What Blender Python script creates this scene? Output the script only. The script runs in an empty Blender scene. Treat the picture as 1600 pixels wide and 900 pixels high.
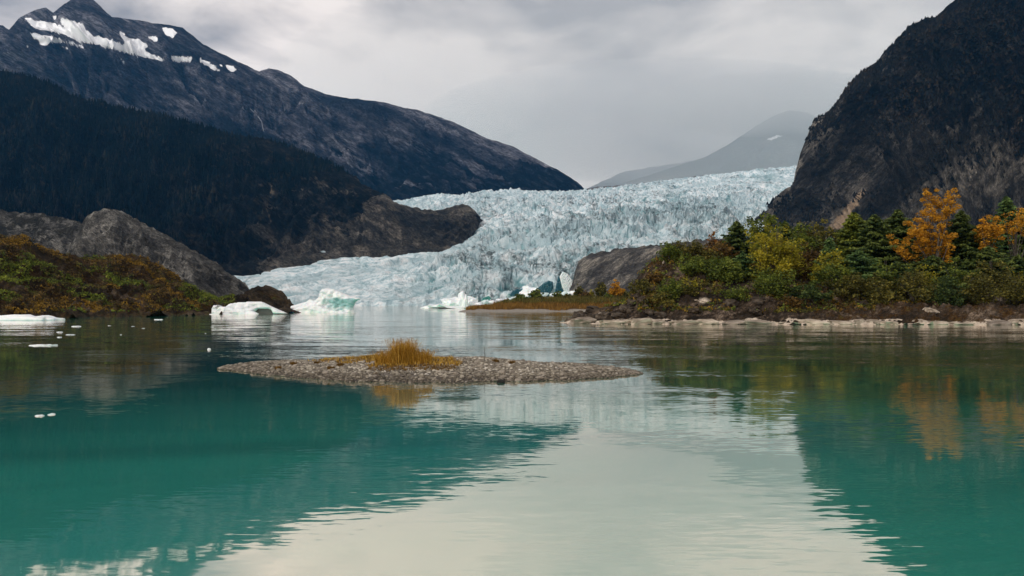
import bpy, math, random
import numpy as np
from mathutils import Vector

S = bpy.context.scene
COL = S.collection
R = math.radians

# ------------------------------------------------------------------ camera
CAM_H, FPX, PITCH = 2.5, 1250.0, math.atan(26/1250.0)
cam_data = bpy.data.cameras.new('camera')
cam_data.lens = FPX/1600*36; cam_data.sensor_width = 36
cam_data.clip_start = 0.1; cam_data.clip_end = 80000
cam = bpy.data.objects.new('camera', cam_data); COL.objects.link(cam)
cam.location = (0, 0, CAM_H); cam.rotation_euler = (math.pi/2+PITCH, 0, 0)
S.camera = cam

# ------------------------------------------------------------------ light
SUN_EL, SUN_AZ = 38, 232          # azimuth clockwise from +Y (north); the light comes from behind the left shoulder
S.view_settings.view_transform = 'Standard'; S.view_settings.look = 'None'
S.cycles.volume_bounces = 2
S.view_settings.exposure = 0.25; S.view_settings.gamma = 1.0
w = bpy.data.worlds.new('World'); S.world = w; w.use_nodes = True
nt = w.node_tree; N = nt.nodes; L = nt.links; N.clear()
def nd(tree, kind, **kw):
    n = tree.nodes.new(kind)
    for k, v in kw.items():
        if k in ('inp',):
            for a, b in v.items(): n.inputs[a].default_value = b
        else: setattr(n, k, v)
    return n
out = nd(nt, 'ShaderNodeOutputWorld'); bg = nd(nt, 'ShaderNodeBackground', inp={'Strength': 0.1})
sky = nd(nt, 'ShaderNodeTexSky', sky_type='NISHITA', sun_disc=False, sun_elevation=R(SUN_EL), sun_rotation=R(SUN_AZ))
tc = nd(nt, 'ShaderNodeTexCoord')
mp = nd(nt, 'ShaderNodeMapping'); mp.inputs['Scale'].default_value = (1.0, 1.0, 2.3); mp.inputs['Location'].default_value = (4.4, 4.4, 0.9)
n1 = nd(nt, 'ShaderNodeTexNoise', inp={'Scale': 2.1, 'Detail': 6.0, 'Roughness': 0.5, 'Distortion': 0.25})
n2 = nd(nt, 'ShaderNodeTexNoise', inp={'Scale': 6.5, 'Detail': 5.0, 'Roughness': 0.55, 'Distortion': 0.4})
mx = nd(nt, 'ShaderNodeMath', operation='MULTIPLY_ADD', inp={1: 0.45})
sep = nd(nt, 'ShaderNodeSeparateXYZ')
ma = nd(nt, 'ShaderNodeMath', operation='MULTIPLY_ADD', inp={1: -0.95})      # the overcast darkens away from the horizon
cl = nd(nt, 'ShaderNodeMath', operation='MINIMUM', inp={1: 0.36})
rmp = nd(nt, 'ShaderNodeValToRGB')
cr = rmp.color_ramp
cr.elements[0].position = 0.34; cr.elements[0].color = (3.2, 3.0, 2.95, 1)
cr.elements[1].position = 0.70; cr.elements[1].color = (9.9, 8.95, 8.15, 1)
e = cr.elements.new(0.53); e.color = (9.2, 8.2, 7.4, 1)
mix = nd(nt, 'ShaderNodeMix', data_type='RGBA'); mix.inputs[0].default_value = 0.97
L.new(tc.outputs['Generated'], mp.inputs['Vector'])
L.new(mp.outputs[0], n1.inputs['Vector']); L.new(mp.outputs[0], n2.inputs['Vector'])
L.new(tc.outputs['Generated'], sep.inputs[0]); L.new(sep.outputs['Z'], cl.inputs[0])
L.new(n2.outputs['Fac'], mx.inputs[0]); L.new(n1.outputs['Fac'], mx.inputs[2])
L.new(cl.outputs[0], ma.inputs[0]); L.new(mx.outputs[0], ma.inputs[2])
L.new(ma.outputs[0], rmp.inputs[0])
L.new(sky.outputs[0], mix.inputs['A']); L.new(rmp.outputs[0], mix.inputs['B'])
L.new(mix.outputs['Result'], bg.inputs['Color']); L.new(bg.outputs[0], out.inputs[0])

sd = bpy.data.lights.new('sun', 'SUN'); sd.energy = 1.5; sd.angle = R(10); sd.color = (1.0, 0.95, 0.88)
sun = bpy.data.objects.new('sun', sd); COL.objects.link(sun)
az = R(SUN_AZ); el = R(SUN_EL)
sdir = Vector((math.sin(az)*math.cos(el), math.cos(az)*math.cos(el), math.sin(el)))
sun.rotation_euler = sdir.to_track_quat('Z', 'Y').to_euler(); sun.location = (0, 0, 60)

# ------------------------------------------------------------------ helpers
rng = np.random.default_rng(7)
_perm = np.random.default_rng(11).permutation(256); _perm = np.concatenate([_perm, _perm, _perm])
_g = np.random.default_rng(12).normal(size=(256, 3)); _g /= np.linalg.norm(_g, axis=1)[:, None]
def pnoise(p):
    """gradient noise, about -1..1, p is (...,3)"""
    i = np.floor(p).astype(np.int64); f = p-i; i &= 255
    u = f*f*f*(f*(f*6-15)+10)
    res = 0
    for dx in (0, 1):
        wx = u[..., 0] if dx else 1-u[..., 0]
        a = _perm[(i[..., 0]+dx) & 255]
        for dy in (0, 1):
            wy = u[..., 1] if dy else 1-u[..., 1]
            b = _perm[a+((i[..., 1]+dy) & 255)]
            for dz in (0, 1):
                wz = u[..., 2] if dz else 1-u[..., 2]
                g = _g[_perm[b+((i[..., 2]+dz) & 255)]]
                d = g[..., 0]*(f[..., 0]-dx)+g[..., 1]*(f[..., 1]-dy)+g[..., 2]*(f[..., 2]-dz)
                res = res+wx*wy*wz*d
    return res*1.6
def fbm(p, octs=5, gain=0.5, lac=2.03):
    r = 0; a = 1.0; q = np.array(p, float)
    for k in range(octs):
        r = r+a*pnoise(q+k*17.3); a *= gain; q = q*lac
    return r
def ridged(p, octs=5, gain=0.5, lac=2.05):
    r = 0; a = 1.0; q = np.array(p, float); prev = 1.0
    for k in range(octs):
        n = 1-np.abs(pnoise(q+k*31.7)); n = n*n
        r = r+a*n*prev; prev = n; a *= gain; q = q*lac
    return r
def sstep(a, b, x):
    t = np.clip((x-a)/(b-a), 0, 1); return t*t*(3-2*t)

_c, _s = math.cos(PITCH), math.sin(PITCH)
def unproj(px, py, d):
    """point on the ray of photo pixel (px,py) whose world Y is d"""
    x = (np.asarray(px, float)-800)/FPX; y = (450-np.asarray(py, float))/FPX
    k = d/(_c-y*_s)
    return np.stack([x*k, np.asarray(d, float)+0*x, CAM_H+(_s+y*_c)*k], -1)
def proj(P):
    X = P[..., 0]; Y = P[..., 1]; Z = P[..., 2]-CAM_H
    f = Y*_c+Z*_s; u = -Y*_s+Z*_c
    return 800+FPX*X/f, 450-FPX*u/f
def onwater(px, py):
    """point of the water plane under pixel"""
    y = (450-py)/FPX; x = (px-800)/FPX
    dz = _s+y*_c; k = -CAM_H/dz
    return x*k, (_c-y*_s)*k
def inpoly(x, y, poly):
    r = np.zeros(x.shape, bool); n = len(poly)
    for i in range(n):
        x1, y1 = poly[i]; x2, y2 = poly[(i+1) % n]
        if y1 == y2: continue
        c = ((y1 > y) != (y2 > y)) & (x < (x2-x1)*(y-y1)/(y2-y1)+x1)
        r ^= c
    return r

def mesh_np(name, V, F, smooth=True, attrs=None, mats=None):
    """V (n,3); F (m,k) with k 3 or 4"""
    V = np.asarray(V, np.float32); F = np.asarray(F, np.int32)
    me = bpy.data.meshes.new(name)
    me.vertices.add(len(V)); me.vertices.foreach_set('co', V.ravel())
    me.loops.add(F.size); me.loops.foreach_set('vertex_index', F.ravel())
    me.polygons.add(len(F)); me.polygons.foreach_set('loop_start', np.arange(0, F.size, F.shape[1], dtype=np.int32))
    me.polygons.foreach_set('loop_total', np.full(len(F), F.shape[1], np.int32))
    me.polygons.foreach_set('use_smooth', np.full(len(F), smooth, bool))
    me.update(calc_edges=True)
    for k, a in (attrs or {}).items():
        at = me.attributes.new(k, 'FLOAT', 'POINT'); at.data.foreach_set('value', np.asarray(a, np.float32).ravel())
    if mats is not None: me.materials.append(mats)
    return me
def link(name, me, parent=None, loc=None):
    o = bpy.data.objects.new(name, me); COL.objects.link(o)
    if parent is not None: o.parent = parent
    if loc is not None: o.location = loc
    return o
def tag(o, label=None, cat=None, group=None, kind=None):
    if label: o['label'] = label
    if cat: o['category'] = cat
    if group: o['group'] = group
    if kind: o['kind'] = kind
    return o
def empty(name, loc, rz=0):
    o = bpy.data.objects.new(name, None); COL.objects.link(o); o.location = loc; o.rotation_euler = (0, 0, rz)
    o.empty_display_size = 0.2; return o
def grid_faces(nv, nu):
    i = np.arange(nv*nu).reshape(nv, nu)
    return np.stack([i[:-1, :-1].ravel(), i[1:, :-1].ravel(), i[1:, 1:].ravel(), i[:-1, 1:].ravel()], 1)
def sheet_base(rows, nu, nvs):
    """rows: list of polylines of (px,py,d), from top to bottom; nvs: number of intervals between consecutive rows"""
    RW = []
    for r in rows:
        r = np.array(r, float); px = np.linspace(r[0, 0], r[-1, 0], nu)
        RW.append(unproj(px, np.interp(px, r[:, 0], r[:, 1]), np.interp(px, r[:, 0], r[:, 2])))
    P = []; vv = []
    for k in range(len(RW)-1):
        n = nvs[k]
        for j in range(n+(k == len(RW)-2)):
            t = j/n; P.append(RW[k]*(1-t)+RW[k+1]*t); vv.append(k+t)
    return np.array(P), np.array(vv)
def normals(P):
    du = np.gradient(P, axis=1); dv = np.gradient(P, axis=0)
    n = np.cross(dv, du); n /= np.linalg.norm(n, axis=-1)[..., None]+1e-9
    s = np.sign(n[..., 2]); s[s == 0] = 1
    return n*s[..., None]
def blur_rows(P, it):
    """soften the creases between control rows, ends stay"""
    for _ in range(it):
        Q = P.copy(); Q[1:-1] = 0.5*P[1:-1]+0.25*(P[:-2]+P[2:]); P = Q
    return P

# ------------------------------------------------------------------ materials
def newmat(name):
    m = bpy.data.materials.new(name); m.use_nodes = True; t = m.node_tree; t.nodes.clear()
    o = t.nodes.new('ShaderNodeOutputMaterial'); return m, t, o
def ramp(t, stops, src, interp='LINEAR'):
    r = t.nodes.new('ShaderNodeValToRGB'); c = r.color_ramp; c.interpolation = interp
    while len(c.elements) < len(stops): c.elements.new(0.5)
    for e_, (p, col) in zip(c.elements, stops):
        e_.position = p; e_.color = (*col, 1) if len(col) == 3 else col
    t.links.new(src, r.inputs[0]); return r.outputs[0]
def noise(t, scale, detail=4, rough=0.55, vec=None, dist=0.0, stretch=None, rot=None):
    if vec is None:
        vec = nd(t, 'ShaderNodeTexCoord').outputs['Object']
    if stretch:
        m = nd(t, 'ShaderNodeMapping', vector_type='TEXTURE'); m.inputs['Scale'].default_value = tuple(1/q for q in stretch)
        if rot: m.inputs['Rotation'].default_value = rot
        t.links.new(vec, m.inputs[0]); vec = m.outputs[0]
    n = nd(t, 'ShaderNodeTexNoise', inp={'Scale': scale, 'Detail': float(detail), 'Roughness': rough, 'Distortion': dist})
    t.links.new(vec, n.inputs['Vector']); return n.outputs['Fac']
def attr(t, name):
    a = nd(t, 'ShaderNodeAttribute', attribute_name=name); return a.outputs['Fac']
def mixc(t, fac, a, b, mode='MIX'):
    m = nd(t, 'ShaderNodeMix', data_type='RGBA', blend_type=mode)
    for v, s in ((fac, m.inputs[0]), (a, m.inputs['A']), (b, m.inputs['B'])):
        if isinstance(v, (int, float)): s.default_value = v
        elif isinstance(v, tuple): s.default_value = (*v, 1)
        else: t.links.new(v, s)
    return m.outputs['Result']
def math_(t, op, a, b=0.0, c=0.0, clamp=False):
    m = nd(t, 'ShaderNodeMath', operation=op, use_clamp=clamp)
    for v, s in zip((a, b, c), m.inputs):
        if isinstance(v, (int, float)): s.default_value = v
        else: t.links.new(v, s)
    return m.outputs[0]
def bump(t, h, dist, strength=1.0):
    b = nd(t, 'ShaderNodeBump', inp={'Strength': strength, 'Distance': dist}); t.links.new(h, b.inputs['Height']); return b.outputs[0]
def principled(t, o, col, rough=0.9, normal=None, spec=0.2):
    p = nd(t, 'ShaderNodeBsdfPrincipled', inp={'Roughness': rough, 'Specular IOR Level': spec})
    if isinstance(col, tuple): p.inputs['Base Color'].default_value = (*col, 1)
    else: t.links.new(col, p.inputs['Base Color'])
    if normal is not None: t.links.new(normal, p.inputs['Normal'])
    t.links.new(p.outputs[0], o.inputs[0]); return p

def rock_mat(name, dark, mid, light, brush, scale, bdist, stretch=None, rot=None, snow=False, brush_amt=(0.45, 0.6), scar=None):
    """bare rock with brush on it: attribute 'veg' says where brush grows, 'mark' marks snow or fresh scars"""
    m, t, o = newmat(name)
    a = noise(t, scale, 10, 0.62, stretch=stretch, rot=rot, dist=0.6)
    c = ramp(t, [(0.36, dark), (0.5, mid), (0.64, light)], a)
    b = noise(t, scale*5, 8, 0.65, stretch=stretch, rot=rot)
    c = mixc(t, ramp(t, [(0.42, (0, 0, 0)), (0.56, (1, 1, 1))], b), mixc(t, 0.7, c, dark), c)
    v = math_(t, 'ADD', attr(t, 'veg'), math_(t, 'MULTIPLY_ADD', noise(t, scale*2.2, 9, 0.7, stretch=stretch, rot=rot), 1.7, -0.85))
    bc = ramp(t, [(0.38, brush[0]), (0.52, brush[1]), (0.66, brush[2])], noise(t, scale*6, 8, 0.7, stretch=stretch, rot=rot))
    c = mixc(t, ramp(t, [(brush_amt[0], (0, 0, 0)), (brush_amt[1], (1, 1, 1))], v), c, bc)
    if scar:
        c = mixc(t, ramp(t, [(0.42, (0, 0, 0)), (0.6, (1, 1, 1))], math_(t, 'ADD', attr(t, 'mark'), math_(t, 'MULTIPLY_ADD', noise(t, scale*14, 8, 0.7), 0.6, -0.27))), c, scar)
    gr = noise(t, scale*22, 8, 0.75, stretch=stretch, rot=rot)
    c = mixc(t, math_(t, 'MULTIPLY_ADD', attr(t, 'mark'), -0.85, 1.0, clamp=True), c, mixc(t, 1.0, c, ramp(t, [(0.36, (0.35,)*3), (0.5, (0.95,)*3), (0.64, (1.9,)*3)], gr), 'MULTIPLY'))
    h = math_(t, 'ADD', noise(t, scale*2.5, 12, 0.7, stretch=stretch, rot=rot), math_(t, 'MULTIPLY', noise(t, scale*9, 10, 0.7), 0.5))
    bn = nd(t, 'ShaderNodeBump', inp={'Distance': bdist}); t.links.new(h, bn.inputs['Height'])
    t.links.new(math_(t, 'MULTIPLY_ADD', attr(t, 'mark'), -0.9, 1.0, clamp=True), bn.inputs['Strength'])
    principled(t, o, c, 0.95, bn.outputs[0], 0.1)
    return m

# ------------------------------------------------------------------ water
def build_water():
    m, t, o = newmat('lake_water')
    geo = nd(t, 'ShaderNodeNewGeometry'); pos = geo.outputs['Position']
    def vn(scale, st, detail=2.0, rough=0.5, rz=0.0):
        mp = nd(t, 'ShaderNodeMapping'); mp.inputs['Scale'].default_value = st; mp.inputs['Rotation'].default_value = (0, 0, rz)
        t.links.new(pos, mp.inputs[0])
        n = nd(t, 'ShaderNodeTexNoise', inp={'Scale': scale, 'Detail': detail, 'Roughness': rough, 'Distortion': 0.3}); t.links.new(mp.outputs[0], n.inputs['Vector'])
        s = nd(t, 'ShaderNodeVectorMath', operation='SUBTRACT'); s.inputs[1].default_value = (0.5, 0.5, 0.5)
        t.links.new(n.outputs['Color'], s.inputs[0]); return s.outputs[0]
    def vs(v, f):
        s = nd(t, 'ShaderNodeVectorMath', operation='SCALE'); t.links.new(v, s.inputs[0])
        if isinstance(f, (int, float)): s.inputs['Scale'].default_value = f
        else: t.links.new(f, s.inputs['Scale'])
        return s.outputs[0]
    def va(a, b):
        s = nd(t, 'ShaderNodeVectorMath', operation='ADD'); t.links.new(a, s.inputs[0]); t.links.new(b, s.inputs[1]); return s.outputs[0]
    small = vn(12.0, (0.22, 1.0, 1.0), 2.5, 0.5, R(8))
    mid = vn(1.1, (0.25, 1.0, 1.0), 2.0, 0.5, R(-9))
    big = vn(0.3, (0.6, 1.0, 1.0), 4.0, 0.5, R(20))
    # gusts: patches of ruffled water, mostly out in the open lake
    gust = noise(t, 0.02, 3, 0.5, vec=pos, stretch=(0.35, 1.0, 1.0))
    gust2 = noise(t, 0.16, 3, 0.5, vec=pos, stretch=(0.3, 1.0, 1.0), rot=(0, 0, R(-14)))
    sp = nd(t, 'ShaderNodeSeparateXYZ'); t.links.new(pos, sp.inputs[0])
    far = nd(t, 'ShaderNodeMapRange', inp={'From Min': 14.0, 'From Max': 55.0, 'To Min': 0.0, 'To Max': 1.0}); t.links.new(sp.outputs['Y'], far.inputs[0])
    g = ramp(t, [(0.38, (0.35,)*3), (0.62, (1.0,)*3)], gust)
    g2 = ramp(t, [(0.42, (0.10,)*3), (0.66, (1.0,)*3)], gust2)
    amp = math_(t, 'MULTIPLY', math_(t, 'MULTIPLY_ADD', far.outputs[0], 0.06, 0.21), g)
    ampn = math_(t, 'MULTIPLY', amp, math_(t, 'MULTIPLY_ADD', g2, 1.35, 0.08))
    v = va(va(vs(small, ampn), vs(mid, math_(t, 'MULTIPLY', ampn, 0.42))), vs(big, math_(t, 'MULTIPLY_ADD', far.outputs[0], 0.05, 0.012)))
    fl = nd(t, 'ShaderNodeVectorMath', operation='MULTIPLY'); fl.inputs[1].default_value = (0.7, 1.0, 0.0); t.links.new(v, fl.inputs[0])
    up = nd(t, 'ShaderNodeVectorMath', operation='ADD'); up.inputs[1].default_value = (0, 0, 1); t.links.new(fl.outputs[0], up.inputs[0])
    nn = nd(t, 'ShaderNodeVectorMath', operation='NORMALIZE'); t.links.new(up.outputs[0], nn.inputs[0])
    gl = nd(t, 'ShaderNodeBsdfGlossy', inp={'Roughness': 0.035})
    lw0 = nd(t, 'ShaderNodeLayerWeight', inp={'Blend': 0.5})   # warm reflected light put into the gloss colour at steeper looks, fading at grazing
    t.links.new(ramp(t, [(0.72, (1.0, 0.78, 0.67)), (0.88, (1.0, 0.86, 0.78)), (0.96, (1.0, 0.95, 0.93))], lw0.outputs['Facing']), gl.inputs['Color']); t.links.new(nn.outputs[0], gl.inputs['Normal'])
    body = ramp(t, [(0.38, (0.055, 0.56, 0.41)), (0.62, (0.085, 0.86, 0.63))], noise(t, 0.16, 6, 0.6, vec=pos, stretch=(0.22, 1, 1), rot=(0, 0, R(10)), dist=0.5))
    df = nd(t, 'ShaderNodeBsdfDiffuse'); t.links.new(body, df.inputs[0])
    lw = nd(t, 'ShaderNodeLayerWeight', inp={'Blend': 0.5})
    f = nd(t, 'ShaderNodeValToRGB'); c = f.color_ramp; c.elements[0].position = 0.0; c.elements[0].color = (0.04,)*3+(1,)
    c.elements[1].position = 1.0; c.elements[1].color = (0.98,)*3+(1,)
    for p_, q_ in ((0.5, 0.45), (0.68, 0.80), (0.8, 0.84), (0.86, 0.895), (0.905, 0.96), (0.94, 0.98)):
        e_ = c.elements.new(p_); e_.color = (q_,)*3+(1,)
    t.links.new(lw.outputs['Facing'], f.inputs[0])
    mx = nd(t, 'ShaderNodeMixShader'); t.links.new(f.outputs[0], mx.inputs[0]); t.links.new(df.outputs[0], mx.inputs[1]); t.links.new(gl.outputs[0], mx.inputs[2])
    t.links.new(mx.outputs[0], o.inputs[0])
    V = [(-30000, -3000, 0), (30000, -3000, 0), (30000, 30000, 0), (-30000, 30000, 0)]
    tag(link('water', mesh_np('water', V, [[0, 1, 2, 3]], False, mats=m)), kind='structure')
build_water()

# ------------------------------------------------------------------ glacier
def build_glacier():
    top = [(300, 332, 3300), (480, 320, 3350), (600, 316, 3450), (640, 312, 3500), (690, 305, 3550), (720, 308, 3600), (760, 300, 3700), (830, 300, 3800), (915, 301, 3900),
           (940, 297, 4000), (1000, 288, 4100), (1060, 280, 4150), (1150, 270, 4100), (1240, 261, 4000), (1340, 255, 3900)]
    mid = [(300, 380, 2000), (480, 372, 2050), (620, 360, 2100), (760, 348, 2250), (915, 343, 2300), (1050, 330, 2500), (1180, 305, 2900), (1340, 300, 2900)]
    low = [(300, 436, 1420), (400, 437, 1430), (480, 436, 1440), (560, 437, 1440), (700, 436, 1380), (820, 425, 1340), (900, 415, 1330), (1000, 395, 1400), (1340, 380, 1500)]
    ft = [(300, 462, 1280), (480, 466, 1275), (600, 468, 1270), (700, 464, 1270), (760, 460, 1262), (830, 446, 1262), (900, 436, 1262), (1000, 425, 1262), (1340, 425, 1262)]
    bot = [(300, 482, 1245), (600, 482, 1245), (900, 482, 1245), (1340, 482, 1245)]
    back = [(a, b+3, d+500) for a, b, d in top]
    nu = 1000
    P, v = sheet_base([back, top, mid, low, ft, bot], nu, [6, 190, 210, 40, 34])
    V5 = np.repeat(v[:, None], nu, 1)
    B = P.copy(); ends = blur_rows(P[8:], 6); P[8:] = ends
    px, py = proj(P)
    # how broken the ice is: the icefall in the middle and right is rough, the left tongue smooth
    rough = 0.42+0.63*sstep(560, 760, px)*(1-0.25*sstep(1050, 1200, px))
    rough *= 0.72+0.5*sstep(-0.3, 0.5, fbm(P/520.0, 3))
    rough *= (0.55+0.45*sstep(295, 370, py))
    band = np.exp(-((py-(350-0.11*(px-900)))/32)**2)*sstep(640, 820, px)*(1-sstep(1080, 1220, px))
    rough = rough*(1+0.45*band)
    lowr = sstep(380, 420, py)*sstep(640, 740, px)
    rough = rough*(1+0.35*lowr)
    Y0 = np.interp(px, [300, 450, 620, 760, 915, 1050, 1180, 1300], [455, 424, 390, 352, 331, 311, 286, 266])
    wv = py-Y0+5*fbm(P/300.0+2, 3)
    stripe = pnoise(np.stack([wv/11, px/190, 0*px], -1))+0.7*pnoise(np.stack([wv/4.5, px/110, 0*px+7], -1))+0.5*pnoise(np.stack([wv/2.2, px/60, 0*px+9], -1))
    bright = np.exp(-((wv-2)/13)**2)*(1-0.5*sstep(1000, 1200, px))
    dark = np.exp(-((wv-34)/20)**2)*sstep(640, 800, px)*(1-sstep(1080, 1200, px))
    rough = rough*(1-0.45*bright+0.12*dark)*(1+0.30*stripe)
    yl = np.interp(px, [300, 380, 450, 500, 560, 620, 680, 715, 735, 752], [436, 424, 411, 400, 394, 394, 389, 381, 370, 342])
    rough = rough*(1-0.85*np.exp(-((py-yl)/9)**2)*sstep(790, 745, px))
    # flow coordinates: ice comes down from the upper right to the lower left
    a = R(28); X = P[..., 0]; Y = P[..., 1]
    s = X*math.cos(a)+Y*math.sin(a); q = -X*math.sin(a)+Y*math.cos(a)
    wq = fbm(np.stack([s/260, q/260, 0*s], -1), 3)*26
    c1 = ridged(np.stack([(s+wq)/115, (q+wq)/52, 0*s+3.1], -1), 5, 0.6)        # serac blocks
    c2 = np.abs(pnoise(np.stack([(s-wq)/24, (q+wq*0.5)/13, 0*s+8.0], -1)))
    c3 = fbm(np.stack([s/120, q/90, 0*s+5.0], -1), 4)
    c4 = fbm(np.stack([s/9, q/6, 0*s+5.0], -1), 3)
    crack = np.abs(pnoise(np.stack([wv/13+0.6*fbm(P/60.0, 2), px/75, 0*px+21], -1)))
    crack = sstep(0.10, 0.0, crack)*sstep(-0.35, 0.35, fbm(P/200.0+6, 3))
    crack2 = sstep(0.08, 0.0, np.abs(pnoise(np.stack([(px+0.5*wv)/10+0.5*fbm(P/50.0+3, 2), wv/26, 0*px+31], -1))))*sstep(560, 740, px)*sstep(-0.2, 0.4, fbm(P/150.0+16, 3)+0.5*dark+0.4*lowr)
    crack = np.maximum(crack*0.8, crack2)
    hgt = -crack*5+rough*((c1-0.9)*24+(0.3-c2)*9+c3*14+c4*1.6)
    face = sstep(3.85, 4.1, V5)
    fw = sstep(0.6, 1.0, V5)*(1-sstep(4.9, 5.0, V5))
    scale = np.clip(P[..., 1]/2100, 0.55, 1.25)
    P[..., 2] += hgt*fw*(1-face*0.75)*scale*(1-0.5*np.exp(-((V5-1)/0.06)**2))
    # front cliff: vertical flakes pushed out and in
    fl = ridged(np.stack([X/26, P[..., 2]/70, 0*X+1.7], -1), 4)
    P[..., 1] += -(fl-0.8)*16*face*(1-sstep(4.9, 5.0, V5))*(0.5+0.5*sstep(640, 760, px))
    P[..., 0] += pnoise(np.stack([X/30, Y/30, P[..., 2]/20], -1))*5*fw*rough
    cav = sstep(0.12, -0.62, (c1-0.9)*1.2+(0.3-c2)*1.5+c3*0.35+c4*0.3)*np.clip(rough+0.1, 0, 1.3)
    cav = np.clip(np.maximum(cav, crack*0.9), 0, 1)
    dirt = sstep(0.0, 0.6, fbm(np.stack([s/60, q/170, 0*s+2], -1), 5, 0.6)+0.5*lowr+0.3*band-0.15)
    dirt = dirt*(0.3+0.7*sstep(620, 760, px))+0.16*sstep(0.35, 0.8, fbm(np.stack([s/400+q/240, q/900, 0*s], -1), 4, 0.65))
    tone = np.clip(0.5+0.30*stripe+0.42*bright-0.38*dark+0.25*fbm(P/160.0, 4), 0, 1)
    edge = sstep(22, 0, px-(1190+(300-py)*0.6)) if False else 0
    m, t, o = newmat('glacier_ice')
    vor = nd(t, 'ShaderNodeTexNoise', inp={'Scale': 0.045, 'Detail': 10.0, 'Roughness': 0.7, 'Distortion': 0.8})
    t.links.new(nd(t, 'ShaderNodeTexCoord').outputs['Object'], vor.inputs['Vector'])
    base = ramp(t, [(0.42, (0.38, 0.53, 0.58)), (0.5, (0.72, 0.84, 0.88)), (0.60, (0.95, 0.97, 0.98))], vor.outputs['Fac'])
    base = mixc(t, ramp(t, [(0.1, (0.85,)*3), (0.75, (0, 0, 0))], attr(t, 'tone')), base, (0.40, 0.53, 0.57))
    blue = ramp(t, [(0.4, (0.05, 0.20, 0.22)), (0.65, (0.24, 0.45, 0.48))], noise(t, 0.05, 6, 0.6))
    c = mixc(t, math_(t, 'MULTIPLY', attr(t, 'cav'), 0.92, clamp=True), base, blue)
    dn = math_(t, 'MULTIPLY', attr(t, 'dirt'), ramp(t, [(0.42, (0, 0, 0)), (0.6, (1, 1, 1))], noise(t, 0.11, 8, 0.7, dist=0.5)), clamp=True)
    c = mixc(t, dn, c, (0.09, 0.115, 0.12))
    c = mixc(t, ramp(t, [(0.62, (0, 0, 0)), (0.75, (0.55,)*3)], noise(t, 0.02, 8, 0.7, stretch=(1, 1, 3))), c, (0.50, 0.50, 0.50))
    principled(t, o, c, 0.65, bump(t, noise(t, 0.16, 10, 0.72, dist=0.4), 5.0), 0.3)
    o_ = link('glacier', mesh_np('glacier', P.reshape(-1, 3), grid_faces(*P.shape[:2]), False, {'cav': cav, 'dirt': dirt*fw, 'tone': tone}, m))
    tag(o_, kind='structure')
    return P, px, py
GP, _, _ = build_glacier()
_gpx, _gpy = proj(GP[6:]); _gd = GP[6:, :, 1]
def glacier_d(x, y):
    i = np.argmin((_gpx-x)**2+(_gpy-y)**2); return float(_gd.ravel()[i])

# ------------------------------------------------------------------ mountains
def mountain(name, rows, nu, nvs, amp, wl, mat, seed, gully=(0.0, 1.0, 1.0), lean=0.0, ridge_amp=0.0, mark=None, veg=None, blur=8, smooth=True, flat_foot=None):
    P, v = sheet_base(rows, nu, nvs)
    n0 = nvs[0]
    P[n0:] = blur_rows(P[n0:], blur)
    ridge0 = P[n0].copy()
    U = np.repeat(np.linspace(0, 1, nu)[None], len(v), 0); V = np.repeat(v[:, None], nu, 1)
    Nn = normals(P)
    for _ in range(6):
        Nn[1:-1] = (Nn[1:-1]*2+Nn[:-2]+Nn[2:])/4; Nn[:, 1:-1] = (Nn[:, 1:-1]*2+Nn[:, :-2]+Nn[:, 2:])/4
    Nn /= np.linalg.norm(Nn, axis=-1)[..., None]
    span = np.linalg.norm(P[n0]-P[-1], axis=-1); span = np.clip(span/np.median(span), 0.0, 1.0)[None]
    pw = P/wl+seed*7.7
    h = fbm(pw, 7, 0.52)+0.5*(ridged(pw*1.7, 6, 0.5)-0.9)
    if gully[0]:
        Lx = np.abs(P[:, -1, 0]-P[:, 0, 0]).mean()
        wv = fbm(np.stack([U*gully[1]*0.4, V*1.3, 0*U+seed], -1), 3)
        gu = ridged(np.stack([U*gully[1]+wv*0.8+lean*V, V*gully[2]+wv*0.5, 0*U+seed*3.3], -1), 5, 0.55)
        h = h*(1-gully[0]*0.5)+gully[0]*(gu-0.95)*1.6
    tp = sstep(1.0, 1.12, V)*0.99+0.01
    hc = sstep(1.0, 1.45, V); h = np.where(h > 0, h*hc, h*(0.15+0.85*hc))
    if flat_foot is not None: h = h*(1-0.9*sstep(flat_foot, flat_foot+0.25, V))
    P = P+Nn*(np.clip(h, -1.6, 1.6)*amp*tp*span**0.8)[..., None]
    if ridge_amp:
        rj = fbm(np.stack([P[..., 0]/(wl*0.16), P[..., 1]/(wl*0.16), 0*U+seed], -1), 4, 0.6)
        P[..., 2] += rj*ridge_amp*np.exp(-((V-1)/0.1)**2)
    px, py = proj(P)
    at = {'veg': veg(px, py, P, h) if veg else 0*px, 'mark': mark(px, py, P, h) if mark else 0*px}
    o = link(name, mesh_np(name, P.reshape(-1, 3), grid_faces(*P.shape[:2]), smooth, at, mat))
    tag(o, kind='structure')
    return o, P

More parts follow.
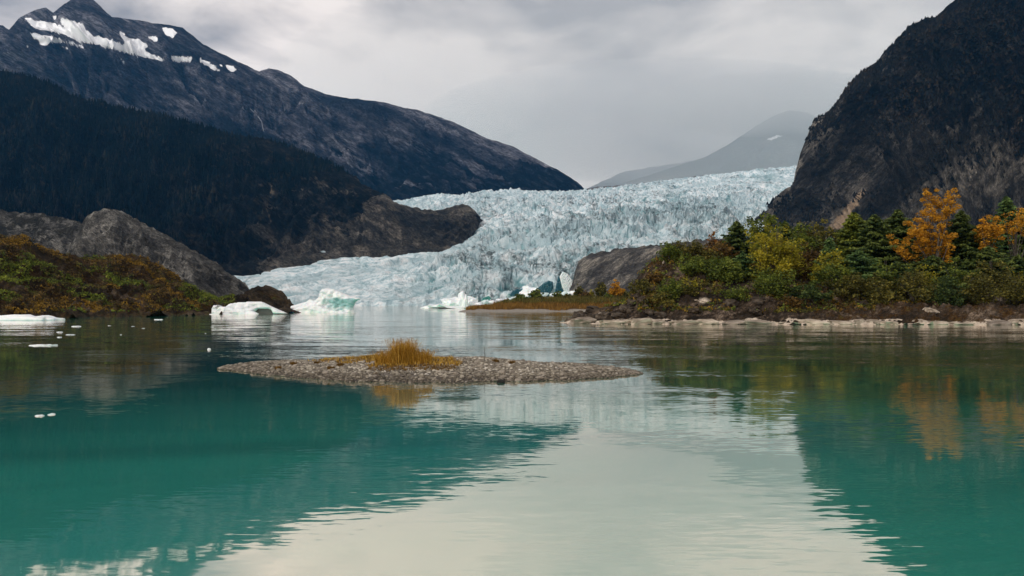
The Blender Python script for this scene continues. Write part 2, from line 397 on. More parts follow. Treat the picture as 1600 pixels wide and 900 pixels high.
# -- high peak with snow fields, far left
ridge1 = [(-260, 125, 5000), (-100, 75, 5050), (-20, 38, 5100), (5, 40, 5100), (14, 46, 5100), (30, 28, 5100), (40, 23, 5100), (58, 14, 5150), (72, 12, 5150), (83, 19, 5200), (100, 6, 5200), (113, -2, 5200),
    (145, -2, 5200), (158, 10, 5200), (175, 27, 5200), (200, 30, 5250), (240, 35, 5250), (285, 43, 5250), (297, 52, 5250), (318, 70, 5250), (345, 82, 5250), (372, 97, 5250), (405, 110, 5300),
    (420, 107, 5300), (436, 109, 5300), (455, 118, 5300), (475, 134, 5300), (498, 143, 5300), (520, 150, 5300), (560, 155, 5250), (600, 160, 5200), (650, 172, 5150),
    (700, 187, 5100), (740, 205, 5050), (760, 216, 5000), (800, 228, 4900), (840, 249, 4800), (880, 270, 4700), (902, 285, 4650), (918, 299, 4600), (945, 312, 4600)]
snowp = [[(37,27),(60,32),(83,37),(103,44),(96,36),(93,28),(113,33),(131,38),(133,47),(150,57),(173,62),(195,71),(188,48),(197,58),(220,62),(232,72),(223,77),(240,87),(263,95),(247,94),(217,87),(187,79),(150,69),(117,61),(90,51),(53,43)],
    [(50,52),(67,55),(97,62),(140,75),(133,76),(100,67),(77,65),(72,73),(63,68),(62,62),(50,57)], [(252,45),(263,43),(277,52),(267,60),(260,55)], [(266,87),(287,88),(303,93),(302,97),(280,96),(266,93)],
    [(309,91),(327,98),(340,106),(347,113),(330,107),(312,97)], [(353,101),(365,103),(370,110),(360,112),(354,106)], [(232,57),(247,58),(245,65),(238,65)], [(185,92),(202,96),(197,98),(187,95)],
    [(97,73),(110,76),(107,78)], [(38,69),(47,72),(45,75)], [(340,100),(348,102),(347,105)], [(80,23),(88,27),(88,32),(82,30)], [(192,103),(199,106),(197,108)]]
def mark1(px, py, P, h):
    wx = fbm(P/45.0, 4)*3.6; wy = fbm(P/45.0+9, 4)*1.9
    r = np.zeros(px.shape)
    for p_ in snowp: r = np.maximum(r, inpoly(px+wx, py+wy, p_).astype(float))
    for _ in range(1):
        r[1:-1] = (2*r[1:-1]+r[:-2]+r[2:])/4; r[:, 1:-1] = (2*r[:, 1:-1]+r[:, :-2]+r[:, 2:])/4
    return r*1.25
def veg1(px, py, P, h):
    return sstep(110, 280, py+fbm(P/900, 4)*60-(px-300)*0.10)*0.85
m_far = rock_mat('far_mountain_rock', (0.018, 0.022, 0.032), (0.135, 0.13, 0.155), (0.36, 0.35, 0.39), ((0.002, 0.005, 0.008), (0.008, 0.014, 0.020), (0.055, 0.058, 0.066)), 0.0035, 160, stretch=(1.6, 0.5, 0.35), rot=(0, R(-60), 0), scar=(0.96, 0.97, 0.99))
_, PM1 = mountain('mountain_peak', [[(a, b+26, d+1500) for a, b, d in ridge1], ridge1,
    [(-260, 230, 4650), (100, 150, 4700), (300, 210, 4700), (500, 245, 4650), (700, 265, 4600), (850, 295, 4500), (945, 322, 4450)],
    [(-260, 420, 3900), (300, 400, 3950), (620, 345, 4050), (945, 335, 4250)]],
    760, [6, 130, 110], 165, 850, m_far, 1.0, gully=(0.55, 22, 2.2), lean=-2.5, ridge_amp=7, mark=mark1, veg=veg1)

# -- dark forested shoulder with the bare spur that the glacier wraps
ridge2 = [(-260, 70, 2600), (0, 111, 2550), (38, 118, 2550), (80, 130, 2500), (108, 148, 2500), (150, 160, 2500), (200, 170, 2480), (250, 178, 2450), (300, 192, 2420), (340, 205, 2400), (400, 213, 2380),
    (440, 224, 2350), (480, 240, 2320), (520, 257, 2280), (550, 274, 2240), (575, 292, 2200), (600, 303, 2160), (615, 315, 2140), (640, 321, 2130), (665, 329, 2120), (685, 328, 2120), (703, 327, 2120),
    (712, 322, 2120), (730, 320, 2120), (742, 327, 2120), (750, 339, 2120)]
f2 = [(380, 424), (450, 411), (500, 400), (560, 394), (620, 394), (680, 389), (715, 381), (735, 370), (747, 354), (752, 342)]
foot2 = [(-260, 470, 1200), (0, 450, 1250), (200, 445, 1350)]+[(a, b, glacier_d(a, b)-48) for a, b in f2]
under2 = [(a, b+16, d-40) for a, b, d in foot2[:-2]]+[(747, 362, foot2[-2][2]-30), (753, 350, foot2[-1][2]-30)]
mid2 = []
for a in (-260, 0, 100, 200, 300, 400, 500, 560, 600, 640, 690, 725, 751):
    yr = np.interp(a, [p[0] for p in ridge2], [p[1] for p in ridge2]); yf = np.interp(a, [p[0] for p in foot2], [p[1] for p in foot2])
    dr = np.interp(a, [p[0] for p in ridge2], [p[2] for p in ridge2]); df = np.interp(a, [p[0] for p in foot2], [p[2] for p in foot2])
    mid2.append((a, yr*0.45+yf*0.55, dr*0.55+df*0.45-30))
def mark2(px, py, P, h):
    r = np.exp(-((px-(420+4*np.sin(py/9)+fbm(P/40, 3)*4))/3.2)**2)*sstep(268, 290, py)*(1-sstep(345, 365, py))*0.5
    return r
def veg2(px, py, P, h):
    spur = sstep(560, 610, px+fbm(P/150, 3)*25)
    low = sstep(330, 400, py+fbm(P/200, 4)*30)*sstep(380, 480, px)*0.35
    return (0.95-0.30*sstep(250, 480, px)*sstep(235, 320, py)-low+0.2*fbm(P/130, 4))*(1-spur)+0.10*spur
m_shoulder = rock_mat('shoulder_rock', (0.022, 0.022, 0.022), (0.12, 0.105, 0.085), (0.34, 0.29, 0.23), ((0.001, 0.003, 0.004), (0.005, 0.008, 0.010), (0.045, 0.036, 0.024)), 0.009, 60, stretch=(1.5, 0.6, 0.5), rot=(0, R(-50), 0), brush_amt=(0.42, 0.62), scar=(0.15, 0.115, 0.08))
_, P2 = mountain('mountain_shoulder', [[(a, b+14, d+500) for a, b, d in ridge2], ridge2, mid2, foot2, under2], 640, [5, 110, 100, 8], 36, 280, m_shoulder, 2.0,
    gully=(0.5, 30, 2.5), lean=2.0, ridge_amp=7, mark=mark2, veg=veg2, flat_foot=2.72)

def forest(name, P, n, hgt, cond, cols, seed, aspect=0.2):
    g = np.random.default_rng(seed); nv, nu = P.shape[:2]; i = g.integers(0, nv-1, n*5); j = g.integers(0, nu-1, n*5); a = g.uniform(0, 1, (n*5, 1))
    Q = P[i, j]*(1-a)+P[i+1, j+1]*a; x, y = proj(Q); Q = Q[cond(x, y, Q, g)][:n]; k = len(Q)
    h = hgt*g.uniform(0.45, 1.3, k); a5 = np.arange(5)*2*math.pi/5
    ring = np.stack([np.cos(a5), np.sin(a5), 0*a5], -1)[None]*(h*aspect*g.uniform(0.8, 1.3, k))[:, None, None]*g.uniform(0.7, 1.2, (k, 5, 1))
    V = np.concatenate([Q[:, None]+ring-[0, 0, 1.0], (Q+np.stack([0*h, 0*h, h], -1))[:, None]], 1); b = np.arange(k)[:, None]*6
    F = np.stack([np.stack([b[:, 0]+q, b[:, 0]+(q+1) % 5, b[:, 0]+5], -1) for q in range(5)], 1).reshape(-1, 3)
    m, t, o = newmat(name+'_needles'); c = ramp(t, [(0.0, cols[0]), (0.6, cols[1]), (1.0, cols[2])], attr(t, 'tint')); principled(t, o, c, 0.95, spec=0.05)
    tag(link(name, mesh_np(name, V.reshape(-1, 3), F, False, {'tint': np.repeat(np.clip(0.55*g.uniform(0, 1, k)**1.5+0.45*(0.5+0.9*fbm(Q/160, 3)), 0, 1), 6)}, m)), kind='stuff')
forest('forest', P2, 17000, 13, lambda x, y, Q, g: (x > -80) & (x < 610) & (0.9*fbm(Q/170, 4)+0.85-1.25*sstep(230, 420, x)*sstep(205, 300, y+fbm(Q/90, 3)*50)-0.5*sstep(300, 400, y) > g.uniform(0, 1, len(x))*0.9), ((0.001, 0.004, 0.005), (0.006, 0.011, 0.013), (0.034, 0.032, 0.025)), 21)

# -- steep dark mountain on the right
ridge3 = [(1183, 344, 1800), (1200, 326, 1800), (1214, 306, 1800), (1230, 292, 1800), (1239, 288, 1800), (1243, 268, 1800), (1250, 245, 1800), (1258, 222, 1800), (1268, 196, 1800), (1273, 188, 1800), (1288, 179, 1800), (1305, 162, 1800),
    (1318, 145, 1780), (1336, 122, 1760), (1345, 112, 1750), (1357, 103, 1750), (1368, 98, 1740), (1380, 83, 1730), (1396, 68, 1720), (1410, 50, 1700), (1420, 42, 1700), (1436, 33, 1700), (1450, 26, 1700), (1462, 28, 1700), (1474, 18, 1690),
    (1495, -2, 1680), (1540, -40, 1660), (1600, -80, 1640), (1800, -170, 1600), (2200, -260, 1500)]
mid3 = [(1183, 350, 1720), (1230, 330, 1660), (1300, 270, 1560), (1400, 215, 1450), (1500, 170, 1380), (1600, 140, 1320), (2200, 90, 1100)]
foot3 = [(1183, 372, 1650), (1230, 400, 1560), (1300, 430, 1400), (1450, 480, 1100), (1600, 500, 900), (2200, 560, 600)]
def mark3(px, py, P, h):
    cx = 1352-(py-295)*0.75+fbm(P/22, 3)*5; w_ = 5+np.clip(py-300, 0, 80)*0.2
    r = np.exp(-((px-cx)/w_)**2)*sstep(290, 300, py)*(1-sstep(352, 366, py))*0.9
    for (x0, y0, x1, y1, w2) in ((1500, 285, 1600, 190, 4), (1440, 330, 1520, 290, 3), (1282, 196, 1296, 203, 3.0)):
        tt = np.clip(((px-x0)*(x1-x0)+(py-y0)*(y1-y0))/((x1-x0)**2+(y1-y0)**2), 0, 1)
        dd = np.hypot(px-(x0+tt*(x1-x0))+fbm(P/30, 3)*6, py-(y0+tt*(y1-y0))+fbm(P/30+4, 3)*6)
        r = np.maximum(r, np.exp(-(dd/w2)**2)*0.55)
    return r
def veg3(px, py, P, h):
    lowz = sstep(150, 300, py+fbm(P/160, 4)*50)
    return 0.72-0.62*lowz+0.35*np.clip(fbm(P/120+3, 4), -1, 1)-0.6*sstep(1262, 1235, px)*sstep(270, 300, py)
m_right = rock_mat('right_mountain_rock', (0.020, 0.019, 0.017), (0.095, 0.086, 0.074), (0.36, 0.32, 0.27), ((0.003, 0.005, 0.008), (0.014, 0.014, 0.014), (0.070, 0.048, 0.032)), 0.011, 60, stretch=(2.0, 0.5, 0.32), rot=(0, R(42), 0), brush_amt=(0.40, 0.62), scar=(0.30, 0.22, 0.15))
_, P3 = mountain('mountain_cliff', [[(a+(25 if a < 1300 else 0), b+10, d+450) for a, b, d in ridge3], ridge3, mid3, foot3], 560, [5, 190, 150], 42, 200, m_right, 5.0,
    gully=(0.7, 44, 2.2), lean=-5.0, ridge_amp=5, mark=mark3, veg=veg3)

forest('brush_forest', P3, 9000, 6.0, lambda x, y, Q, g: (x < 1680) & (fbm(Q/110, 4)+0.75-0.85*sstep(140, 300, y) > g.uniform(0, 1, len(x))), ((0.003, 0.005, 0.007), (0.014, 0.014, 0.012), (0.036, 0.026, 0.017)), 22, 0.5)

# -- distant peaks behind the glacier, in cloud
m_dist = rock_mat('distant_peak_rock', (0.05, 0.052, 0.055), (0.09, 0.09, 0.09), (0.15, 0.15, 0.14), ((0.03, 0.035, 0.03), (0.05, 0.055, 0.05), (0.07, 0.07, 0.065)), 0.0012, 60, scar=(0.9, 0.9, 0.92))
ridge4 = [(860, 330, 11000), (930, 300, 11000), (960, 290, 11000), (1000, 278, 11200), (1050, 262, 11400), (1100, 246, 11600), (1140, 225, 11800), (1180, 197, 12000), (1210, 180, 12000), (1235, 172, 12000), (1262, 176, 12000), (1290, 190, 12000), (1340, 215, 12000), (1500, 260, 12000)]
def mark4(px, py, P, h):
    return inpoly(px, py, [(1196, 218), (1214, 211), (1223, 212), (1205, 219)]).astype(float)*0.9
mountain('distant_peak', [[(a, b+20, d+2500) for a, b, d in ridge4], ridge4, [(860, 345, 9000), (1100, 320, 9300), (1500, 320, 9500)]], 240, [4, 90], 60, 1700, m_dist, 3.0, gully=(0.4, 9, 1.2), ridge_amp=6, mark=mark4)
ridge5 = [(800, 335, 15000), (900, 304, 15000), (930, 289, 15000), (970, 270, 15000), (1010, 262, 15000), (1060, 255, 15200), (1120, 245, 15500), (1180, 240, 15500), (1320, 280, 15500)]
mountain('distant_ridge', [[(a, b+20, d+2000) for a, b, d in ridge5], ridge5, [(800, 345, 13500), (1320, 320, 13500)]], 160, [4, 40], 90, 2000, m_dist, 4.0, ridge_amp=20)
# low moraine bank between glacier and cloud
ridge6 = [(900, 302, 4700), (925, 293, 4700), (950, 291, 4700), (985, 289, 4700), (1040, 281, 4700), (1120, 272, 4700)]
mountain('moraine_bank', [[(a, b+8, d+400) for a, b, d in ridge6], ridge6, [(900, 312, 4400), (1120, 290, 4400)]], 120, [3, 16], 10, 160, rock_mat('moraine_rock', (0.09, 0.085, 0.08), (0.16, 0.15, 0.14), (0.24, 0.22, 0.2), ((0.08,)*3, (0.1,)*3, (0.12,)*3), 0.01, 10), 6.0, ridge_amp=5)

# -- bare grey rock hills on the left
m_grey = rock_mat('grey_slab_rock', (0.045, 0.042, 0.038), (0.155, 0.147, 0.132), (0.38, 0.36, 0.325), ((0.014, 0.014, 0.011), (0.03, 0.028, 0.021), (0.05, 0.043, 0.03)), 0.028, 16, stretch=(1.8, 0.5, 0.4), rot=(0, R(-55), 0), brush_amt=(0.5, 0.68))
ridge7a = [(-260, 322, 1150), (0, 330, 1100), (60, 333, 1080), (100, 340, 1050), (150, 352, 1020), (260, 385, 1000), (330, 410, 980)]
mountain('rock_hill', [[(a, b+10, d+200) for a, b, d in ridge7a], ridge7a, [(-260, 480, 760), (330, 470, 760)]], 300, [3, 90], 14, 110, m_grey, 7.0, gully=(0.3, 18, 2), lean=1.5, ridge_amp=3,
    veg=lambda px, py, P, h: 0.65-0.3*sstep(360, 400, py))
ridge7 = [(100, 400, 820), (118, 368, 820), (134, 341, 820), (146, 330, 820), (165, 326, 820), (182, 328, 820), (205, 338, 820), (235, 355, 800), (270, 372, 780), (300, 389, 760), (330, 406, 740), (355, 424, 720), (380, 441, 700), (392, 455, 690), (402, 472, 680)]
mountain('rock_hill', [[(a+8, b+12, d+130) for a, b, d in ridge7], ridge7, [(100, 440, 640), (200, 410, 660), (300, 445, 620), (402, 477, 640)], [(100, 485, 520), (402, 485, 560)]], 330, [3, 80, 30], 9, 75, m_grey, 8.0, gully=(0.4, 14, 2), lean=2.5, ridge_amp=2,
    veg=lambda px, py, P, h: 0.50-0.42*sstep(-20, 20, (py-372)-(px-240)*0.5))
# -- brush-covered brown hill on the left shore
m_hill = rock_mat('brush_hill_ground', (0.010, 0.008, 0.005), (0.045, 0.034, 0.022), (0.15, 0.11, 0.075), ((0.018, 0.012, 0.006), (0.05, 0.028, 0.010), (0.05, 0.06, 0.015)), 0.11, 1.2, stretch=(1.5, 0.6, 0.5), rot=(0, R(-65), 0), brush_amt=(0.42, 0.6))
def shore(px, py): X, Y = onwater(px, py); return Y
sh8 = [(-300, 503), (-100, 499), (0, 497), (100, 495.5), (200, 493.5), (280, 491.5), (340, 490), (400, 488), (470, 487)]
ridge8 = [(-300, 372, 175), (-80, 362, 190), (0, 367, 200), (38, 369, 205), (60, 384, 210), (92, 396, 215), (140, 403, 225), (180, 399, 235), (205, 398, 240), (232, 405, 245), (258, 420, 250), (288, 440, 255), (315, 455, 260), (342, 465, 265), (370, 462, 285), (388, 455, 300), (403, 447, 300), (416, 446, 300), (430, 450, 300), (444, 459, 298), (455, 470, 290), (463, 482, 283), (470, 486, 280)]
_, P8 = mountain('brush_hill', [[(a, b+8, d+40) for a, b, d in ridge8], ridge8,
    [(a, 0.42*b+0.58*np.interp(a, [p[0] for p in sh8], [p[1] for p in sh8]), 0.5*d+0.5*shore(a, np.interp(a, [p[0] for p in sh8], [p[1] for p in sh8]))) for a, b, d in ridge8],
    [(a, b, shore(a, b)) for a, b in sh8], [(a, b+2.0, shore(a, b+1.8)-3) for a, b in sh8]], 460, [3, 90, 60, 5], 2.6, 26, m_hill, 9.0, gully=(0.35, 22, 2.0), lean=2.0, ridge_amp=0.7, veg=lambda px, py, P, h: 0.55+0*px-0.2*sstep(350, 400, px))
# -- grey rock between the glacier front and the headland
m_out = rock_mat('outcrop_rock', (0.035, 0.032, 0.03), (0.10, 0.092, 0.082), (0.30, 0.27, 0.23), ((0.02, 0.02, 0.016), (0.04, 0.036, 0.028), (0.07, 0.055, 0.04)), 0.03, 7, stretch=(1.8, 0.6, 0.45), rot=(0, R(55), 0), brush_amt=(0.7, 0.9))
ridge10 = [(893, 452, 1200), (898, 425, 1200), (904, 409, 1200), (915, 401, 1190), (930, 395, 1180), (960, 390, 1170), (1000, 385, 1160), (1030, 382, 1150), (1080, 376, 1140), (1120, 372, 1100), (1300, 370, 1000)]
mountain('rock_outcrop', [[(a+4, b+6, d+150) for a, b, d in ridge10], ridge10, [(892, 470, 1120), (920, 440, 1090), (1000, 430, 1060), (1300, 430, 900)], [(892, 482, 1060), (1300, 484, 800)]], 330, [3, 70, 30], 10, 80, m_out, 12.0, gully=(0.3, 10, 2), lean=-2, ridge_amp=2.5)

# ------------------------------------------------------------------ haze and low cloud
def vol_mat(name, col, dens):
    m, t, o = newmat(name)
    p = nd(t, 'ShaderNodeVolumePrincipled'); p.inputs['Color'].default_value = (*col, 1); p.inputs['Density'].default_value = dens
    p.inputs['Anisotropy'].default_value = 0.0
    t.links.new(p.outputs[0], o.inputs['Volume']); return m
x0, x1, y0_, y1_, z0, z1 = -12500, 12500, -400, 19000, -420, 3900
V = [(x0, y0_, z0), (x1, y0_, z0), (x1, y1_, z0), (x0, y1_, z0), (x0, y0_, z1), (x1, y0_, z1), (x1, y1_, z1), (x0, y1_, z1)]
F = [[0, 3, 2, 1], [4, 5, 6, 7], [0, 1, 5, 4], [1, 2, 6, 5], [2, 3, 7, 6], [3, 0, 4, 7]]
tag(link('haze', mesh_np('haze', V, F, False, mats=vol_mat('haze_air', (0.10, 0.44, 1.0), 2.0e-5))), kind='stuff')
def ellipsoid(name, c, r, mat, n=40):
    th = np.linspace(0, math.pi, n); ph = np.linspace(0, 2*math.pi, 2*n, endpoint=False)
    T, H = np.meshgrid(th[1:-1], ph, indexing='ij')
    V = np.stack([np.sin(T)*np.cos(H)*r[0]+c[0], np.sin(T)*np.sin(H)*r[1]+c[1], np.cos(T)*r[2]+c[2]], -1).reshape(-1, 3)
    a = len(th)-2; b = len(ph); F = []
    for i in range(a-1):
        for j in range(b): F.append([i*b+j, (i+1)*b+j, (i+1)*b+(j+1) % b, i*b+(j+1) % b])
    V = np.vstack([V, [[c[0], c[1], c[2]+r[2]], [c[0], c[1], c[2]-r[2]]]])
    me = bpy.data.meshes.new(name)
    FF = F+[[a*b, j, (j+1) % b] for j in range(b)]+[[a*b+1, (a-1)*b+(j+1) % b, (a-1)*b+j] for j in range(b)]
    me.from_pydata([tuple(v) for v in V], [], FF); me.materials.append(mat)
    return tag(link(name, me), kind='stuff')
mm = vol_mat('cloud_mist', (0.93, 0.93, 0.95), 2.6e-4)
def at_px(px, py, d): return unproj(px, py, d)
ellipsoid('mist', at_px(1150, 230, 8200), (5200, 1900, 2100), vol_mat('valley_mist', (0.95, 0.94, 0.94), 2.3e-4))
ellipsoid('mist', at_px(1060, 190, 13700), (4500, 700, 1100), vol_mat('back_mist', (0.95, 0.95, 0.96), 9e-4))
ellipsoid('mist', at_px(1235, 165, 11200), (2300, 900, 420), vol_mat('peak_mist', (0.98, 0.98, 0.98), 8e-4))

# ------------------------------------------------------------------ headland on the right
def wrow(pts):
    """(px, y_photo, d) rows pass straight through; helper for readability"""
    return pts
hl_ridge = [(872, 506, 114), (885, 502, 115), (905, 494, 117), (930, 486, 119), (955, 478, 121), (978, 470, 123), (984, 462, 124), (990, 444, 126), (1002, 424, 127), (1018, 408, 128), (1036, 397, 129), (1060, 388, 130), (1100, 392, 132), (1150, 396, 134), (1220, 400, 138),
    (1320, 405, 142), (1450, 400, 142), (1600, 395, 142), (1900, 380, 145)]
hl_mid = [(872, 507, 111.5), (900, 500, 111.5), (950, 489, 112.5), (985, 482, 114), (1010, 470, 115), (1040, 458, 116), (1080, 446, 117), (1120, 440, 118), (1180, 441, 118), (1240, 443, 118), (1300, 447, 118), (1400, 455, 116), (1500, 460, 114), (1600, 462, 112), (1900, 450, 110)]
hl_bank = [(872, 507, 110.5), (905, 501.5, 109.5), (960, 499, 109), (1050, 496, 108.5), (1150, 493, 108.5), (1250, 490.5, 108), (1350, 489.5, 106), (1450, 488, 104), (1600, 486, 102), (1900, 486, 98)]
def hl_w(px): return np.interp(px, [872, 905, 960, 1050, 1250, 1450, 1600, 1900], [504.8, 505.6, 506.2, 506.6, 506.8, 507.2, 507.6, 508])
hl_water = [(a, float(hl_w(a)), float(shore(a, float(hl_w(a))))) for a in (872, 905, 960, 1050, 1150, 1250, 1350, 1450, 1600, 1900)]
hl_under = [(a, b+3.5, d-1.0) for a, b, d in hl_water]
hl_back = [(a, min(b+14, 512), d+26) for a, b, d in hl_ridge]
m_head = rock_mat('headland_ground', (0.012, 0.009, 0.006), (0.058, 0.041, 0.029), (0.22, 0.165, 0.12), ((0.018, 0.012, 0.006), (0.060, 0.030, 0.010), (0.05, 0.045, 0.016)), 0.32, 0.35, stretch=(1.4, 0.7, 0.6), rot=(0, R(50), 0), brush_amt=(0.5, 0.66), scar=(0.50, 0.42, 0.34))
def mark_h(px, py, P, h):
    z = P[..., 2]
    r = sstep(0.75, 0.2, z+0.4*fbm(P/3.0, 4))*0.80
    r = np.maximum(r, np.exp(-(((px-1100)/16)**2+((py-470)/9)**2))*0.6)
    r = np.maximum(r, np.exp(-(((px-1130)/40)**2+((py-435)/8)**2))*0.35)
    r = np.maximum(r, sstep(1450, 1490, px)*sstep(470, 478, py)*0.22)
    return r
def veg_h(px, py, P, h):
    return 0.30+0.3*sstep(440, 400, py)+0.25*sstep(1240, 1300, px)-0.2*sstep(960, 940, px)
headland, PH = mountain('headland', [hl_back, hl_ridge, hl_mid, hl_bank, hl_water, hl_under], 760, [8, 90, 80, 20, 5], 1.0, 7.0, m_head, 14.0, gully=(0.3, 40, 3), lean=-2.0, ridge_amp=0.35, mark=mark_h, veg=veg_h, blur=3)
_hpx, _hpy = proj(PH)
def ground_at(px, d, G=PH):
    """terrain point of the headland nearest to the given column and distance"""
    X = (px-800)/FPX*d
    i = np.argmin((G[..., 0]-X)**2+(G[..., 1]-d)**2); return G.reshape(-1, 3)[i]

# stones -------------------------------------------------------------
def ico():
    t_ = (1+5**.5)/2
    v = np.array([(-1, t_, 0), (1, t_, 0), (-1, -t_, 0), (1, -t_, 0), (0, -1, t_), (0, 1, t_), (0, -1, -t_), (0, 1, -t_), (t_, 0, -1), (t_, 0, 1), (-t_, 0, -1), (-t_, 0, 1)], float)
    v /= np.linalg.norm(v[0])
    f = np.array([(0, 11, 5), (0, 5, 1), (0, 1, 7), (0, 7, 10), (0, 10, 11), (1, 5, 9), (5, 11, 4), (11, 10, 2), (10, 7, 6), (7, 1, 8), (3, 9, 4), (3, 4, 2), (3, 2, 6), (3, 6, 8), (3, 8, 9), (4, 9, 5), (2, 4, 11), (6, 2, 10), (8, 6, 7), (9, 8, 1)])
    return v, f
def subdiv(v, f):
    v = list(map(tuple, v)); c = {}; F = []
    def m(a, b):
        k = (min(a, b), max(a, b))
        if k not in c:
            p = np.array(v[a])+np.array(v[b]); p /= np.linalg.norm(p); v.append(tuple(p)); c[k] = len(v)-1
        return c[k]
    for a, b, d in f:
        x, y, z = m(a, b), m(b, d), m(d, a); F += [(a, x, z), (b, y, x), (d, z, y), (x, y, z)]
    return np.array(v), np.array(F)
IV, IF = ico(); IV2, IF2 = subdiv(IV, IF); IV3, IF3 = subdiv(IV2, IF2); IV4, IF4 = subdiv(IV3, IF3)
def boulder_mesh(name, seed, mat, lvl=3, rough=0.35, boxy=0.5):
    v, f = {2: (IV2, IF2), 3: (IV3, IF3), 4: (IV4, IF4)}[lvl]
    p = np.sign(v)*np.abs(v)**(1-boxy*0.55); p = p*(1+rough*fbm(v*1.3+seed*5.1, 3)[:, None])
    p += 0.05*fbm(v*5+seed, 2)[:, None]*v
    return mesh_np(name, p, f, False, mats=mat)
def stone_mat(name, cols, sc, bd=0.03, tint=True):
    m, t, o = newmat(name)
    a = noise(t, sc, 6, 0.65)
    c = ramp(t, [(0.3, cols[0]), (0.5, cols[1]), (0.7, cols[2])], a)
    if tint:
        ob = nd(t, 'ShaderNodeObjectInfo')
        c = mixc(t, 1.0, c, ramp(t, [(0, (0.6, 0.58, 0.56)), (1, (1.2, 1.17, 1.1))], ob.outputs['Random']), 'MULTIPLY')
    principled(t, o, c, 0.85, bump(t, noise(t, sc*4, 8, 0.7), bd), 0.2); return m
m_ledge = stone_mat('pale_shore_stone', ((0.13, 0.105, 0.08), (0.36, 0.31, 0.26), (0.62, 0.56, 0.49)), 0.9, 0.12)
m_dark = stone_mat('dark_shore_stone', ((0.02, 0.016, 0.012), (0.07, 0.055, 0.042), (0.17, 0.14, 0.11)), 0.8, 0.12)
ledges = [boulder_mesh('stone', k, m_ledge, 3, 0.42, 0.6) for k in range(5)]
darks = [boulder_mesh('stone', k+9, m_dark, 3, 0.45, 0.6) for k in range(4)]
rr = random.Random(5)
x = 892.0
while x < 1640:                                     # pale ledge blocks along the waterline
    w_ = rr.uniform(18, 52); d = float(shore(x+w_/2, float(hl_w(x+w_/2)))); s = w_*d/FPX/2*0.98
    o = link('stone', ledges[rr.randrange(5)], headland, ((x+w_/2-800)/FPX*d, d+rr.uniform(0.1, 0.7), rr.uniform(0.02, 0.2)))
    o.scale = (s, s*rr.uniform(0.45, 0.7), rr.uniform(0.28, 0.58)); o.rotation_euler = (rr.uniform(-0.12, 0.12), rr.uniform(-0.10, 0.10), rr.uniform(-0.3, 0.3))
    x += w_*rr.uniform(0.75, 1.25)
for _ in range(70):                                 # darker, broken rock above the ledge and on the tip
    if rr.random() < 0.45: px = rr.uniform(895, 1000); py0 = 497
    else: px = rr.uniform(1000, 1620)
    d = rr.uniform(109.0, 113.5) if px > 1000 else rr.uniform(110, 119)
    p = ground_at(px, d); s = rr.uniform(0.25, 1.0)
    o = link('stone', (darks if rr.random() < 0.93 else ledges)[rr.randrange(4)], headland, tuple(p))
    o.scale = (s*rr.uniform(0.8, 1.6), s, s*rr.uniform(0.4, 0.75)); o.rotation_euler = (rr.uniform(-0.3, 0.3), rr.uniform(-0.35, 0.35), rr.uniform(0, 6.3))
for px, py, s in ((1036, 412, 0.42), (1098, 474, 0.8), (1106, 482, 0.6), (1088, 470, 0.5), (1545, 466, 1.8), (1563, 470, 1.6), (1455, 486, 1.2)):
    X, Y = _hpx, _hpy; i = np.argmin((X-px)**2+(Y-py)**2); p = PH.reshape(-1, 3)[i]
    o = link('stone', ledges[rr.randrange(5)], headland, tuple(p)); s *= 0.62; o.scale = (s*(1.3 if px != 1036 else 0.4), s*0.7, s*(0.45 if px != 1036 else 1.6)); o.rotation_euler = (0, 0.3, rr.uniform(0, 3))

# ------------------------------------------------------------------ plants
def leafmat(name, cols, sc=0.35, trans=0.35, rough=0.6):
    m, t, o = newmat(name)
    f = math_(t, 'ADD', math_(t, 'MULTIPLY', attr(t, 'tint'), 0.6), math_(t, 'MULTIPLY', noise(t, sc, 3, 0.6), 0.4))
    if max(cols[2]) < 0.3: cols = (cols[0], tuple(q*1.3 for q in cols[1]), tuple(q*1.5 for q in cols[2]))
    c = ramp(t, [(0.18, cols[0]), (0.5, cols[1]), (0.8, cols[2])], f)
    d = nd(t, 'ShaderNodeBsdfPrincipled', inp={'Roughness': rough, 'Specular IOR Level': 0.25}); t.links.new(c, d.inputs['Base Color'])
    tr = nd(t, 'ShaderNodeBsdfTranslucent'); t.links.new(c, tr.inputs[0])
    x_ = nd(t, 'ShaderNodeMixShader'); x_.inputs[0].default_value = trans; t.links.new(d.outputs[0], x_.inputs[1]); t.links.new(tr.outputs[0], x_.inputs[2])
    t.links.new(x_.outputs[0], o.inputs[0]); return m
